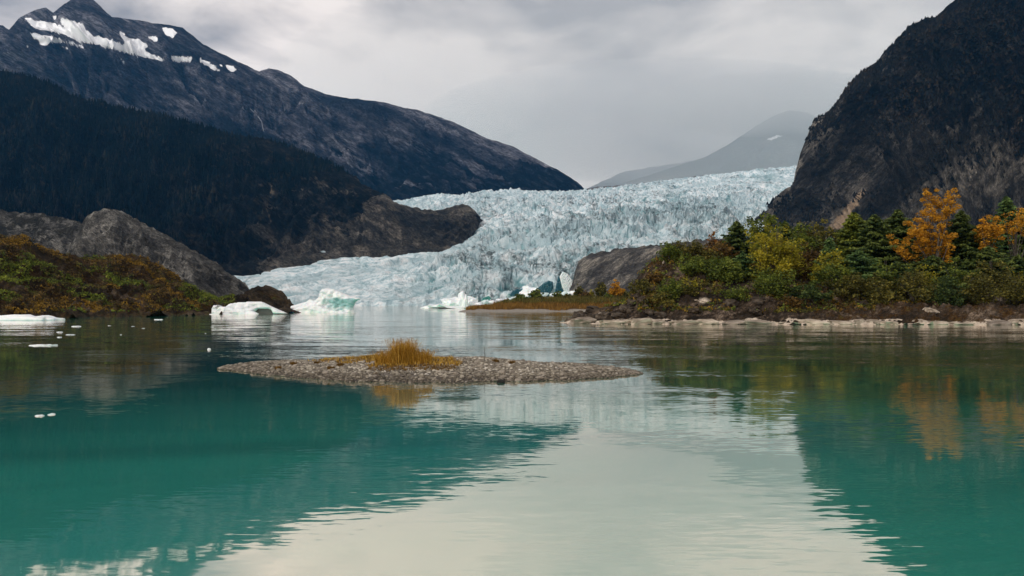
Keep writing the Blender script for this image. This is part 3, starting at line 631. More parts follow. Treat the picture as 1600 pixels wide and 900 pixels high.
PAL = {
 'dark':   leafmat('spruce_needles', ((0.005, 0.013, 0.005), (0.032, 0.056, 0.014), (0.125, 0.155, 0.034))),
 'teal':   leafmat('young_spruce_needles', ((0.008, 0.024, 0.009), (0.045, 0.090, 0.028), (0.130, 0.190, 0.055))),
 'green':  leafmat('alder_leaves', ((0.012, 0.022, 0.004), (0.075, 0.105, 0.015), (0.200, 0.220, 0.030))),
 'olive':  leafmat('dull_alder_leaves', ((0.012, 0.013, 0.003), (0.072, 0.070, 0.013), (0.200, 0.165, 0.030))),
 'brown':  leafmat('rusty_shrub_leaves', ((0.014, 0.010, 0.004), (0.080, 0.048, 0.012), (0.21, 0.12, 0.025))),
 'lime':   leafmat('yellowing_willow_leaves', ((0.05, 0.060, 0.008), (0.26, 0.24, 0.018), (0.56, 0.44, 0.03))),
 'gold':   leafmat('golden_cottonwood_leaves', ((0.14, 0.065, 0.008), (0.50, 0.25, 0.018), (0.80, 0.44, 0.04)), trans=0.45),
 'orange': leafmat('orange_leaves', ((0.10, 0.040, 0.006), (0.30, 0.12, 0.014), (0.48, 0.22, 0.022)), trans=0.45),
}
m_bark, _t, _o = newmat('grey_bark'); principled(_t, _o, ramp(_t, [(0.3, (0.03, 0.025, 0.02)), (0.7, (0.13, 0.115, 0.10))], noise(_t, 3.0, 5, 0.6)), 0.9)
def tube(pts, rad, n=5):
    pts = np.array(pts, float); V = []; F = []
    for i, p in enumerate(pts):
        d = pts[min(i+1, len(pts)-1)]-pts[max(i-1, 0)]; d /= np.linalg.norm(d)+1e-9
        a = np.cross(d, (0, 1, 0.1)); a /= np.linalg.norm(a)+1e-9; b = np.cross(d, a)
        for k in range(n):
            an = 2*math.pi*k/n; V.append(p+rad[i]*(a*math.cos(an)+b*math.sin(an)))
    for i in range(len(pts)-1):
        for k in range(n): F.append((i*n+k, i*n+(k+1) % n, (i+1)*n+(k+1) % n, (i+1)*n+k))
    return np.array(V), np.array(F)
def join(parts):
    V = []; F = []; off = 0
    for v, f in parts: V.append(v); F.append(f+off); off += len(v)
    return np.vstack(V), np.vstack(F)
def quads(C, A, B):
    """diamond leaf faces: centres C, half axes A (long) and B (short)"""
    V = np.stack([C-A, C-B*0.9+A*0.1, C+A, C+B*0.9+A*0.1], 1).reshape(-1, 3)
    return V, np.arange(len(V)).reshape(-1, 4)
def rdir(g, n): v = g.normal(size=(n, 3)); return v/np.linalg.norm(v, axis=1)[:, None]
def crown_of(tips, base, g, n, spread, leaf, flat=0.7, tight=False):
    """leaves in clumps strung along limbs; returns crown V,F,tint and limb tubes"""
    C = []; T = []; parts = []
    per = max(1, int(n/len(tips)))
    for tip, wgt in tips:
        tip = np.array(tip, float); st = base+np.array([0, 0, 1.0])*(tip[2]*g.uniform(0.12, 0.45)); st[:2] += (tip[:2]-base[:2])*0.12
        midp = (st+tip)/2+np.array([0, 0, 0.08])*np.linalg.norm(tip-st)*g.uniform(-1, 1)
        r0 = 0.05+0.02*np.linalg.norm(tip)/3
        parts.append(tube([base*0+[0, 0, st[2]*0.3], st, midp, tip], [r0*1.2, r0, r0*0.6, r0*0.2], 4))
        k = max(2, int((8 if tight else 5)*wgt+2)); cc = []
        for _ in range(k):
            s = g.uniform(0.66, 1.04) if tight else g.uniform(0.35, 1.03); p = st*(1-s)+tip*s; p = p+g.normal(size=3)*spread*(0.75, 0.75, 0.5)*0.75; cc.append(p)
        for p in cc:
            m_ = max(3, int(per*wgt/k)); q = rdir(g, m_)*(g.uniform(0.15, 1.0, (m_, 1))**0.45)*spread*g.uniform(0.4, 0.8)*(1, 1, flat)
            C.append(p+q); T.append(np.clip(g.uniform(0.0, 1.0, m_)*0.6+g.uniform(0, 0.4), 0, 1))
    C = np.vstack(C); T = np.concatenate(T); C = C[C[:, 2] > 0.02] if False else C
    A = rdir(g, len(C))*(1, 1, 0.6); B = np.cross(A, rdir(g, len(C))); B /= np.linalg.norm(B, axis=1)[:, None]+1e-9
    sz = leaf*1.25*g.uniform(0.6, 1.35, (len(C), 1))
    V, F = quads(C, A*sz, B*sz*0.62); return V, F, np.repeat(T, 4), join(parts)
ZERO = np.zeros(3)
def bush(name, label, cat, px, d, top, width, pal, seed, n=1500, leaf=0.17, group=None, G=PH, tips=None, z=None, aspect=0.8, trunk=True, ntip=None, low=0.1):
    g = np.random.default_rng(seed); p = ground_at(px, d, G) if z is None else np.array([(px-800)/FPX*d, d, z])
    d = p[1]
    H = float(unproj(px, top, d)[2]-p[2]); W = width*d/FPX/2
    H = max(H, 0.5); explicit = tips is not None
    if tips is None:
        tips = []; nt_ = ntip or int(9+W*3)
        for k in range(nt_):
            a = 2*math.pi*(k*0.618+g.uniform(0, 0.2)); t_ = g.uniform(low, 1.0); r = W*math.sqrt(max(0.02, 1-t_**2.2))*g.uniform(0.55, 1.0)
            tips.append(((r*math.cos(a), r*math.sin(a)*aspect, H*(0.18+0.76*t_)), g.uniform(0.6, 1.3)))
        tips.append(((g.uniform(-.15, .15)*W, 0, H*0.97), 0.6))
    else:
        tips = [(((tx-px)*d/FPX, g.uniform(-1, 1)*W*0.45, float(unproj(tx, ty, d)[2]-p[2])), wt) for tx, ty, wt in tips]
    spread = min(0.36*W, 0.34*H)+0.12
    if len(tips) > 20: spread *= 0.8
    if explicit: spread = 0.92
    V, F, T, TR = crown_of(tips, ZERO, g, int(n*(2.4 if n > 450 else 1.5)), spread, leaf, tight=explicit)
    root = empty(name, tuple(p)); tag(root, label, cat, group)
    if V[:, 2].min() < -0.6: V[:, 2] = np.maximum(V[:, 2], -0.6)
    link('crown', mesh_np('crown', V, F, False, {'tint': T}, PAL[pal]), root)
    link('trunk' if H > 5 else 'stem', mesh_np('trunk', *TR, True, mats=m_bark), root)
    return root
def conifer(label, px, d, top, width, pal, seed, whorls=None, group='conifers on the headland', G=PH, z=None, droop=0.35):
    g = np.random.default_rng(seed); p = ground_at(px, d, G) if z is None else np.array([(px-800)/FPX*d, d, z]); d = p[1]
    H = float(unproj(px, top, d)[2]-p[2]); W = width*1.45*d/FPX/2
    nb = int(34+H*15); C = []; A = []; B = []; T = []; limbs = [tube([(0, 0, -0.4), (0.03*H*g.uniform(-.3, .3), 0, H*0.5), (0, 0, H*0.99)], [0.014*H+0.03, 0.009*H+0.02, 0.012], 6)]
    for k in range(nb):
        t_ = (k+g.uniform(0, 1))/nb; t_ = 0.04+0.955*t_; a = k*2.399+g.uniform(-.4, .4)
        Lb = W*(1-t_)**0.9*g.uniform(0.5, 1.2)+0.10; u = np.array([math.cos(a), math.sin(a), 0]); sdv = np.array([-u[1], u[0], 0])
        z0 = H*t_; up_ = 0.34-0.5*(1-t_)*g.uniform(0.4, 1.2)
        m_ = max(4, int(Lb*9)); s = np.linspace(0.12, 1.0, m_)
        ctr = u*(s*Lb)[:, None]+np.array([0, 0, 1])*(z0+up_*s*Lb-droop*s*s*Lb*0.45+0.10*Lb*s**4)[:, None]
        if Lb > 0.7: limbs.append(tube([ctr[0]*0+(0, 0, z0), ctr[m_//2], ctr[-1]], [0.035, 0.022, 0.008], 3))
        tb = g.uniform(0, 0.45)
        for sgn in (-1, 0, 1):
            wd = Lb*0.30*np.sin(np.pi*np.clip(s*0.8+0.12, 0, 1)); c_ = ctr+sdv*(sgn*wd*0.75)[:, None]+g.normal(size=(m_, 3))*0.05
            ax = u*0.8+sdv*sgn*0.7+np.array([0, 0, -0.28]); ax = ax+g.normal(size=(m_, 3))*0.28
            ax /= np.linalg.norm(ax, axis=1)[:, None]; bb = np.cross(ax, np.array([0, 0, 1.0])+g.normal(size=(m_, 3))*0.5); bb /= np.linalg.norm(bb, axis=1)[:, None]+1e-9
            ln = (0.26+0.13*g.uniform(0, 1, (m_, 1)))*(0.75+0.03*H)
            C.append(c_); A.append(ax*ln); B.append(bb*ln*0.42); T.append(np.clip(tb+0.55*s+g.uniform(-.18, .18, m_), 0, 1))
    C = np.vstack(C); A = np.vstack(A); B = np.vstack(B); T = np.concatenate(T)
    V, F = quads(C, A, B); root = empty('spruce_tree', tuple(p)); tag(root, label, 'tree', group)
    link('crown', mesh_np('crown', V, F, False, {'tint': np.repeat(T, 4)}, PAL[pal]), root)
    link('trunk', mesh_np('trunk', *join([(v, f) for v, f in limbs]), True, mats=m_bark), root)
    return root

GRP = 'shrubs and trees on the headland'
CON = 'conifers on the headland'
# conifers: (label, px, d, top y, width px, palette)
for k, a in enumerate([
 ('dark pointed spruce at the left end of the tree line, against the glacier', 1152, 131, 346, 62, 'dark'),
 ('blue-green young spruce low on the bank, left of the big yellow willow', 1160, 121, 396, 50, 'teal'),
 ('dark spruce behind the yellow willow, right of the round green alder', 1228, 134, 346, 60, 'dark'),
 ('green spruce with layered boughs just right of the pale scree streak', 1336, 128, 332, 96, 'green'),
 ('broad dark spruce between the pale scree streak and the golden cottonwood', 1366, 124, 336, 104, 'dark'),
 ('bright green low spruce in front of the dark spruces, right of the second yellow willow', 1342, 117, 392, 84, 'teal'),
 ('dark spruce close behind the left side of the golden cottonwood', 1404, 129, 328, 84, 'dark'),
 ('tall dark spruce immediately right of the golden cottonwood', 1503, 123, 330, 92, 'dark'),
 ('deep green spruce low in front of the golden cottonwood trunk', 1458, 116, 400, 92, 'dark'),
 ('green spruce top standing above the right golden tree', 1574, 130, 308, 76, 'teal'),
 ('dark spruce at the right edge of the photo behind the yellow branches', 1612, 128, 318, 100, 'dark'),
 ('dark green spruce below the slim golden tree near the right edge', 1545, 117, 386, 96, 'dark'),
 ('short dark spruce at the shore between the olive shrubs', 1402, 113, 410, 76, 'dark'),
 ('small teal spruce in front of the second yellow willow', 1296, 117, 372, 46, 'teal'),
 ('dark lower spruce at the far right above the pale rocks', 1590, 113, 400, 90, 'dark'),
]): conifer(*a, seed=100+k, group=CON)
# broadleaf: (name, label, cat, px, d, top, width, pal, n, leaf)
B_ = [
 ('alder_tree', 'large round green alder on top of the headland, tallest at the left of the trees', 'tree', 1196, 128, 332, 84, 'green', 3000, 0.17),
 ('alder_tree', 'wide olive brown alder between the round green alder and the pale scree streak', 'tree', 1274, 130, 341, 88, 'olive', 3000, 0.17),
 ('alder_tree', 'olive green crown behind the yellow willow, filling the gap to its right', 'tree', 1250, 126, 352, 60, 'green', 1800, 0.17),
 ('alder_shrub', 'rusty brown shrub below the small golden treetop on the left slope', 'shrub', 1116, 126, 372, 74, 'brown', 1700, 0.15),
 ('alder_shrub', 'dark green shrub on the ridge at the left of the rusty shrub', 'shrub', 1092, 127, 376, 38, 'olive', 900, 0.14),
 ('alder_shrub', 'solitary green shrub at the upper left shoulder of the headland', 'shrub', 1046, 126, 381, 38, 'green', 900, 0.14),
 ('alder_shrub', 'brownish wispy shrub beside the solitary green shrub on the shoulder', 'shrub', 1062, 127, 377, 34, 'olive', 600, 0.13),
 ('alder_shrub', 'wide mid green shrub on the bare slope under the rusty shrub', 'shrub', 1085, 121, 400, 76, 'green', 1800, 0.15),
 ('alder_shrub', 'dense green shrub directly below the dark pointed spruce', 'shrub', 1128, 119, 402, 66, 'green', 1800, 0.15),
 ('alder_shrub', 'dark green round shrub between the rusty shrub and the pointed spruce', 'shrub', 1108, 123, 393, 40, 'olive', 1000, 0.14),
 ('alder_shrub', 'olive shrub with yellow tips at the left foot of the yellow willow', 'shrub', 1147, 118, 420, 50, 'green', 1000, 0.14),
 ('willow_shrub', 'golden brown low shrub on the cliff edge of the headland', 'shrub', 1020, 121, 428, 36, 'brown', 600, 0.12),
 ('willow_shrub', 'grey green shrub low at the left foot of the headland cliff', 'shrub', 1003, 117, 440, 44, 'olive', 900, 0.13),
 ('alder_shrub', 'dark green shrub low on the bank halfway to the waterline', 'shrub', 1050, 114.5, 440, 48, 'green', 1300, 0.13),
 ('alder_shrub', 'low dark shrub hanging over the rocks below the dark bank shrub', 'shrub', 1028, 113, 458, 60, 'olive', 1200, 0.13),
 ('willow_shrub', 'rusty low shrub on the rock at the left tip of the headland', 'shrub', 1014, 112.5, 464, 34, 'brown', 500, 0.12),
 ('willow_shrub', 'sparse green shrub right of the dark bank shrub', 'shrub', 1078, 115, 449, 34, 'olive', 500, 0.12),
 ('alder_tree', 'brown green thicket between the two yellow willows', 'tree', 1268, 120, 385, 76, 'brown', 2000, 0.15),
 ('alder_shrub', 'dull olive thicket right of the second yellow willow at the waterline', 'shrub', 1325, 112, 430, 88, 'olive', 2000, 0.14),
 ('alder_shrub', 'dark thicket hanging over the shore rocks below the yellow willow', 'shrub', 1262, 112, 446, 90, 'dark', 2200, 0.14),
 ('alder_shrub', 'olive shrub at the water below the short dark spruce', 'shrub', 1372, 110.5, 436, 80, 'olive', 1900, 0.14),
 ('alder_shrub', 'dark olive thicket at the shore below the golden cottonwood', 'shrub', 1425, 109.5, 425, 84, 'olive', 2000, 0.14),
 ('alder_shrub', 'dark shrub at the shore right of the golden cottonwood', 'shrub', 1478, 109, 440, 84, 'dark', 1900, 0.14),
 ('alder_shrub', 'low green shrub above the square rock at the right', 'shrub', 1526, 108.5, 432, 80, 'olive', 1700, 0.14),
 ('alder_shrub', 'brown and yellow low shrub at the right edge above the pale rocks', 'shrub', 1585, 108, 430, 70, 'olive', 1500, 0.14),
 ('alder_shrub', 'small rusty bush at the foot of the slope below the yellow willow', 'shrub', 1236, 111, 462, 40, 'brown', 500, 0.12),
 ('alder_shrub', 'dark shrub in the gap between the tall spruces', 'shrub', 1437, 121, 372, 70, 'dark', 1700, 0.15),
 ('alder_shrub', 'dark undergrowth behind the slim golden tree', 'shrub', 1540, 122, 352, 84, 'dark', 2000, 0.15),
 ('alder_shrub', 'bright green bush in front of the dark spruces, left of the golden cottonwood', 'shrub', 1385, 113, 402, 56, 'green', 1500, 0.14),
 ('willow_shrub', 'yellow green bush at the foot of the golden cottonwood', 'shrub', 1440, 112, 410, 50, 'lime', 900, 0.13),
 ('alder_shrub', 'bright green bush right of the golden cottonwood foot', 'shrub', 1490, 112.5, 404, 54, 'green', 1500, 0.14),
 ('alder_shrub', 'light olive bush under the slim golden tree', 'shrub', 1552, 111.5, 402, 58, 'olive', 1500, 0.14),
 ('willow_shrub', 'small yellow bush near the right edge above the pale rocks', 'shrub', 1592, 110, 424, 30, 'lime', 500, 0.12),
 ('alder_shrub', 'green bush filling the bank under the teal spruce', 'shrub', 1300, 114, 408, 60, 'green', 1500, 0.14),
 ('alder_shrub', 'fresh green shrub at the foot of the large yellow willow', 'shrub', 1205, 114, 425, 70, 'green', 1500, 0.14),
 ('willow_shrub', 'thin golden shrub on the bare slope below the wide green shrub', 'shrub', 1076, 116, 428, 40, 'lime', 380, 0.12),
 ('alder_shrub', 'green shrub at the lower middle of the bare slope', 'shrub', 1150, 113, 446, 44, 'green', 700, 0.13),
]
for k, (nm, lb, ct, px, d, top, wd, pal, n, lf) in enumerate(B_): bush(nm, lb, ct, px, d, top, wd, pal, 300+k, n, lf, GRP)
# yellow and golden trees
bush('willow_tree', 'large yellow green willow in the middle of the headland', 'tree', 1212, 117, 356, 100, 'lime', 501, 4200, 0.15, 'yellow autumn trees', aspect=0.6, ntip=34)
bush('willow_tree', 'slim yellow green willow tip rising behind the large willow', 'tree', 1216, 119, 340, 26, 'lime', 502, 260, 0.13, 'yellow autumn trees')
bush('willow_tree', 'smaller yellow willow with bare patches left of the teal spruce', 'tree', 1300, 115.5, 392, 62, 'lime', 503, 1500, 0.15, 'yellow autumn trees', aspect=0.6)
bush('cottonwood_tree', 'small orange treetop sticking out of the rusty shrub', 'tree', 1115, 127, 357, 16, 'orange', 504, 420, 0.13, 'yellow autumn trees', ntip=7)
bush('cottonwood_tree', 'tall golden cottonwood with forked bare-necked top above the broad crown', 'tree', 1462, 119, 292, 80, 'gold', 505, 6200, 0.14, 'yellow autumn trees', tips=
 [(1456, 293, .9), (1460, 304, .8), (1483, 303, .7), (1478, 313, .7), (1494, 311, .5), (1446, 325, .7), (1468, 318, .9), (1472, 330, .9), (1488, 322, .5),
  (1440, 340, .9), (1452, 337, .9), (1464, 345, 1.0), (1428, 350, .9), (1418, 362, .8), (1436, 362, 1.1), (1452, 358, 1.2), (1470, 362, 1.2), (1482, 352, .7), (1484, 370, .9), (1460, 376, 1.2), (1442, 380, 1.1), (1424, 378, .8),
  (1402, 376, .6), (1408, 392, .7), (1395, 390, .35), (1432, 394, 1.0), (1452, 396, 1.0), (1474, 388, .9), (1488, 386, .6), (1468, 405, .6), (1448, 422, .55), (1460, 420, .5)])
bush('cottonwood_tree', 'slim golden cottonwood near the right edge, left of the green spruce top', 'tree', 1542, 120, 333, 40, 'gold', 506, 2600, 0.14, 'yellow autumn trees', tips=
 [(1529, 336, .6), (1535, 345, .8), (1551, 337, .7), (1541, 352, .9), (1552, 352, .8), (1536, 362, .8), (1548, 366, .9), (1556, 362, .6), (1544, 378, .8), (1552, 384, .7), (1546, 392, .5)])
bush('cottonwood_tree', 'thin yellow branches at the far right edge in front of the dark spruce', 'tree', 1585, 121, 326, 60, 'gold', 507, 1100, 0.14, 'yellow autumn trees', tips=
 [(1574, 336, .5), (1586, 332, .6), (1594, 328, .5), (1602, 338, .6), (1612, 332, .5), (1580, 350, .5), (1590, 356, .5), (1572, 362, .3), (1610, 352, .6), (1566, 344, .25)])

# ground brush: nobody could count it
def scatter_brush(name, G, n, cond, pals, hgt, seed, parent=None, nq=7, leaf=0.1, wl=4.5, jit=0.5):
    g = np.random.default_rng(seed); gx, gy = proj(G); nv, nu = gx.shape
    groups = {p_: ([], []) for p_ in pals}
    i = g.integers(0, nv-1, n*4); j = g.integers(0, nu-1, n*4); a = g.uniform(0, 1, (n*4, 1))
    P = G[i, j]*(1-a)+G[i+1, j+1]*a; X = gx[i, j]; Y = gy[i, j]
    nz = fbm(P/wl, 3)*1.8
    ok = cond(X, Y, P, g.uniform(0, 1, n*4), nz); P = P[ok][:n]; nz = nz[ok][:n]
    k = len(P); pi = np.clip(((nz+0.9)/1.8*len(pals)+g.normal(size=k)*jit), 0, len(pals)-0.01).astype(int)
    for q, pn in enumerate(pals):
        Q = P[pi == q]
        if not len(Q): continue
        m_ = len(Q); h_ = hgt*g.uniform(0.5, 1.5, (m_, 1, 1))
        off = rdir(g, m_*nq).reshape(m_, nq, 3)*(1, 1, 0.6)*h_*0.8+np.array([0, 0, 0.5])*h_
        C = (Q[:, None]+off).reshape(-1, 3); A = rdir(g, len(C))*(1, 1, 1.0); Bq = np.cross(A, rdir(g, len(C))); Bq /= np.linalg.norm(Bq, axis=1)[:, None]
        sz = leaf*g.uniform(0.6, 1.4, (len(C), 1)); V, F = quads(C, A*sz, Bq*sz*0.6)
        T = np.repeat(np.repeat(g.uniform(0, .6, m_), nq)+g.uniform(0, .4, m_*nq), 4)
        o = link(name, mesh_np(name, V, F, False, {'tint': T}, PAL[pn])); tag(o, kind='stuff')
PAL['dry'] = leafmat('dry_brush', ((0.018, 0.013, 0.005), (0.075, 0.050, 0.018), (0.18, 0.12, 0.045)))
PAL['rust'] = leafmat('rust_brush', ((0.03, 0.018, 0.004), (0.20, 0.12, 0.014), (0.50, 0.30, 0.035)))
PAL['moss'] = leafmat('green_ground_plants', ((0.018, 0.030, 0.005), (0.10, 0.135, 0.016), (0.24, 0.27, 0.030)))
scatter_brush('ground_brush', PH, 5200, lambda X, Y, P, r, z: (P[:, 2] > 1.3) & (P[:, 1] > 108) & ((z > -0.05) | (Y < 425) | (X > 1240)) & (X < 1640), ['brown', 'dry', 'green', 'rust', 'olive'], 0.42, 31, nq=8, leaf=0.16)
scatter_brush('hill_brush', P8, 7500, lambda X, Y, P, r, z: (P[:, 2] > 0.7) & (X > -60) & (X < 365) & (r < 0.9) & (fbm(P/9.0+5, 3) > -0.25), ['moss', 'moss', 'green', 'olive', 'dry', 'dry', 'rust'], 0.5, 32, nq=8, leaf=0.22, wl=17.0, jit=0.6)

# ------------------------------------------------------------------ grassy spit in mid-lake
def spit():
    d0 = 284
    xs = np.linspace(686, 1020, 150)
    def yw(px): return np.interp(px, [686, 740, 820, 1020], [489.5, 487.8, 487.0, 486.6])
    front = [(float(a), float(yw(a)), float(shore(a, float(yw(a))))) for a in (686, 740, 820, 900, 1020)]
    under = [(a, b+1.2, d-6) for a, b, d in front]
    beach = [(686, 489.3, 255), (740, 486, 285), (820, 484.8, 292), (900, 484.5, 292), (1020, 484.5, 292)]
    crest = [(686, 489.0, 262), (715, 486.8, 300), (740, 481, 305), (780, 475, 310), (830, 468, 312), (900, 466, 312), (960, 466, 312), (1020, 466, 312)]
    back = [(a, b+2.5, d+40) for a, b, d in crest]
    m, t, o = newmat('spit_ground')
    z = nd(t, 'ShaderNodeNewGeometry'); sp = nd(t, 'ShaderNodeSeparateXYZ'); t.links.new(z.outputs['Position'], sp.inputs[0])
    c = mixc(t, ramp(t, [(0.45, (0, 0, 0)), (0.6, (1, 1, 1))], math_(t, 'ADD', math_(t, 'MULTIPLY', sp.outputs['Z'], 0.55), math_(t, 'MULTIPLY_ADD', noise(t, 0.6, 5), 0.4, -0.15))), ramp(t, [(0.3, (0.17, 0.15, 0.125)), (0.7, (0.34, 0.31, 0.27))], noise(t, 1.5, 6, 0.7)), (0.11, 0.065, 0.02))
    principled(t, o, c, 0.95)
    P, v = sheet_base([back, crest, beach, front, under], 260, [4, 40, 8, 3])
    V = np.repeat(v[:, None], 260, 1); P[..., 2] += fbm(P/9.0, 4)*0.35*sstep(2.0, 1.7, V)
    o_ = link('grassy_spit', mesh_np('grassy_spit', P.reshape(-1, 3), grid_faces(*P.shape[:2]), True, mats=m)); tag(o_, kind='structure')
    return P
PS = spit()
m_dryg = leafmat('dry_reed_grass', ((0.10, 0.050, 0.010), (0.24, 0.125, 0.022), (0.38, 0.22, 0.05)), 0.2, 0.3)
m_greeng = leafmat('green_reed_grass', ((0.03, 0.035, 0.008), (0.09, 0.085, 0.016), (0.16, 0.13, 0.03)), 0.2, 0.3)
def blades(P, g, h, w_, lean_, cols=2, heads=False):
    n = len(P); az = g.uniform(0, 2*math.pi, n); ln = lean_*g.uniform(0.1, 1.0, n)
    dx = np.stack([np.cos(az), np.sin(az), 0*az], 1); side = np.stack([-np.sin(az+g.uniform(-1, 1, n)), np.cos(az), 0*az], 1)
    H = (h*g.uniform(0.55, 1.15, n))[:, None]; up = np.array([0, 0, 1.0])
    p0 = P; p1 = P+up*H*0.55+dx*H*ln[:, None]*0.28; p2 = P+up*H*0.98+dx*H*ln[:, None]*0.95
    W = w_*g.uniform(0.7, 1.3, (n, 1))
    V = np.stack([p0-side*W, p0+side*W, p1+side*W*0.8, p1-side*W*0.8, p2], 1).reshape(-1, 3); b = np.arange(n)*5
    Q = np.stack([b, b+1, b+2, b+3], 1); Tq = np.stack([b+3, b+2, b+4, b+4], 1)
    return V, Q, np.stack([b+3, b+2, b+4], 1), p2
def blade_obj(name, P, g, h, w_, lean_, mat, parent=None, heads=None):
    V, Q, T3, tip = blades(P, g, h, w_, lean_)
    F = np.vstack([np.stack([Q[:, 0], Q[:, 1], Q[:, 2]], 1), np.stack([Q[:, 0], Q[:, 2], Q[:, 3]], 1), T3])
    tint = np.repeat(g.uniform(0, 1, len(P)), 5)
    if heads:
        k = g.random(len(P)) < heads; tp = np.repeat(tip[k], 5, 0)+np.stack([g.normal(size=5*k.sum())*0.012, g.normal(size=5*k.sum())*0.012, -g.uniform(0, 0.14, 5*k.sum())], 1)
        A = rdir(g, len(tp))*(0.5, 0.5, 1)*0.03; Bq = np.cross(A, rdir(g, len(tp))); Bq /= np.linalg.norm(Bq, axis=1)[:, None]; v2, f2_ = quads(tp, A, Bq*0.008)
        F = np.vstack([F, np.stack([f2_[:, 0], f2_[:, 1], f2_[:, 2]], 1)+len(V), np.stack([f2_[:, 0], f2_[:, 2], f2_[:, 3]], 1)+len(V)]); V = np.vstack([V, v2]); tint = np.concatenate([tint, np.full(len(v2), 0.15)])
    return link(name, mesh_np(name, V, F, False, {'tint': tint}, mat), parent)
def pick(G, n, g, cond):
    gx, gy = proj(G); nv, nu = gx.shape; i = g.integers(0, nv-1, n); j = g.integers(0, nu-1, n); a = g.uniform(0, 1, (n, 1)); b = g.uniform(0, 1, (n, 1))
    P = (G[i, j]*(1-a)+G[i+1, j]*a)*(1-b)+(G[i, j+1]*(1-a)+G[i+1, j+1]*a)*b; X = gx[i, j]; Y = gy[i, j]; return P[cond(X, Y, P)]
g = np.random.default_rng(61)
Pd = pick(PS, 26000, g, lambda X, Y, P: (P[:, 2] > 0.75+0.5*fbm(P/6, 2)) & (P[:, 1] < 318))
tag(blade_obj('reed_grass', Pd, g, 1.3, 0.07, 0.5, m_dryg), kind='stuff')
Pg = pick(PS, 30000, g, lambda X, Y, P: (P[:, 2] > 2.4+0.8*fbm(P/9, 2)) & (X > 770) & (P[:, 1] < 320))
tag(blade_obj('reed_grass', Pg, g, 1.9, 0.08, 0.45, m_greeng), kind='stuff')
SP = 'small trees and bushes on the grassy spit'
for k, (lb, ct, nm, px, d, top, wd, pal, n) in enumerate([
 ('small golden cone-shaped tree at the right end of the grassy spit', 'tree', 'cottonwood_tree', 963, 312, 437, 24, 'gold', 900),
 ('small dark green tree left of the golden tree on the spit', 'tree', 'alder_tree', 938, 313, 439, 18, 'olive', 700),
 ('tiny yellow green sapling in the gap left of the dark green tree on the spit', 'sapling', 'willow_sapling', 925, 312, 452, 9, 'lime', 200),
 ('yellow green bush at the middle of the spit near the grey rock', 'bush', 'willow_bush', 904, 311, 448, 16, 'olive', 500),
 ('low yellow bush beside the bush at the middle of the spit', 'bush', 'willow_bush', 912, 310, 456, 18, 'brown', 400),
 ('dark green bush on the spit in front of the dark ice cave', 'bush', 'alder_bush', 838, 312, 453, 24, 'green', 600),
 ('green bush on the spit left of the dark ice cave', 'bush', 'alder_bush', 812, 311, 461, 26, 'green', 500),
 ('small green bush right of the ice cave on the spit', 'bush', 'alder_bush', 872, 312, 455, 18, 'green', 400),
 ('low green bush in the reeds between ice cave and grey rock', 'bush', 'alder_bush', 887, 311, 460, 20, 'olive', 400),
 ('pale green bush behind the golden tree on the spit', 'bush', 'alder_bush', 980, 311, 456, 24, 'olive', 500),
 ('low dark bush at the left slope of the reeds', 'bush', 'alder_bush', 792, 310, 468, 22, 'olive', 300),
 ('low green bush between the golden tree and the dark green tree', 'bush', 'alder_bush', 950, 311, 459, 20, 'green', 400)]):
    bush(nm, lb, ct, px, d, top, wd, pal, 700+k, n, 0.36, SP, G=PS)

# ------------------------------------------------------------------ gravel island
def island():
    # outline of the waterline on the lake, photo pixels -> water plane
    near = [(342, 577), (372, 581), (420, 586), (480, 592), (560, 596.5), (640, 598), (720, 598), (800, 596.5), (880, 594), (950, 590.5), (985, 587), (1003, 584.5)]
    yl = {}
    P = []
    nu, nv = 420, 90
    pxs = np.linspace(342, 1003, nu); yn = np.interp(pxs, [a for a, b in near], [b for a, b in near])
    X0, Y0 = onwater(pxs, yn)
    u = np.linspace(0, 1, nu)
    # far side of the island, hidden behind its own crest
    depth = 11.5*np.sin(np.pi*np.clip(u, 0, 1))**0.55*(1-0.25*u)+0.02
    depth = depth*(1+0.08*np.sin(u*23))
    v = np.linspace(0, 1, nv)[:, None]
    X = np.repeat(X0[None], nv, 0)*(1+0.0*v); Y = Y0[None]+depth[None]*v
    X = X0[None]*(1+(Y-Y0[None])/Y0[None]*0.55)
    crest = (0.29+0.10*np.exp(-((u-0.42)/0.2)**2))*np.clip(np.sin(np.pi*u)**0.6, 0, 1)
    prof = np.sin(np.pi*np.clip(v, 0, 1))**0.8
    lip = sstep(0, 0.10, v)*0.30+0.70*prof
    Z = crest[None]*lip*(1+0*u)[None]
    G = np.stack([X, Y, Z], -1); G[..., 2] += fbm(G/1.3, 4)*0.05*prof; G[..., 1] += fbm(np.stack([X/1.2, X*0, X*0], -1), 3)*0.34*(1-v)*np.sin(np.pi*u)[None]**0.5
    e1 = G[:1].copy(); e1[..., 1] -= 0.25; e1[..., 2] = -0.12; e2 = G[-1:].copy(); e2[..., 1] += 0.3; e2[..., 2] = -0.1
    return np.concatenate([e2, G[::-1], e1], 0)
PI_ = island()
m_isl, t, o = newmat('wet_gravel_bed')
z = nd(t, 'ShaderNodeNewGeometry'); sp = nd(t, 'ShaderNodeSeparateXYZ'); t.links.new(z.outputs['Position'], sp.inputs[0])
c = ramp(t, [(0.3, (0.05, 0.042, 0.034)), (0.5, (0.12, 0.10, 0.085)), (0.7, (0.24, 0.21, 0.18))], noise(t, 14, 6, 0.7))
c = mixc(t, ramp(t, [(0.0, (1, 1, 1)), (0.16, (0, 0, 0))], sp.outputs['Z']), c, (0.045, 0.038, 0.03))
principled(t, o, c, 0.8, bump(t, noise(t, 30, 6, 0.7), 0.03), 0.3)
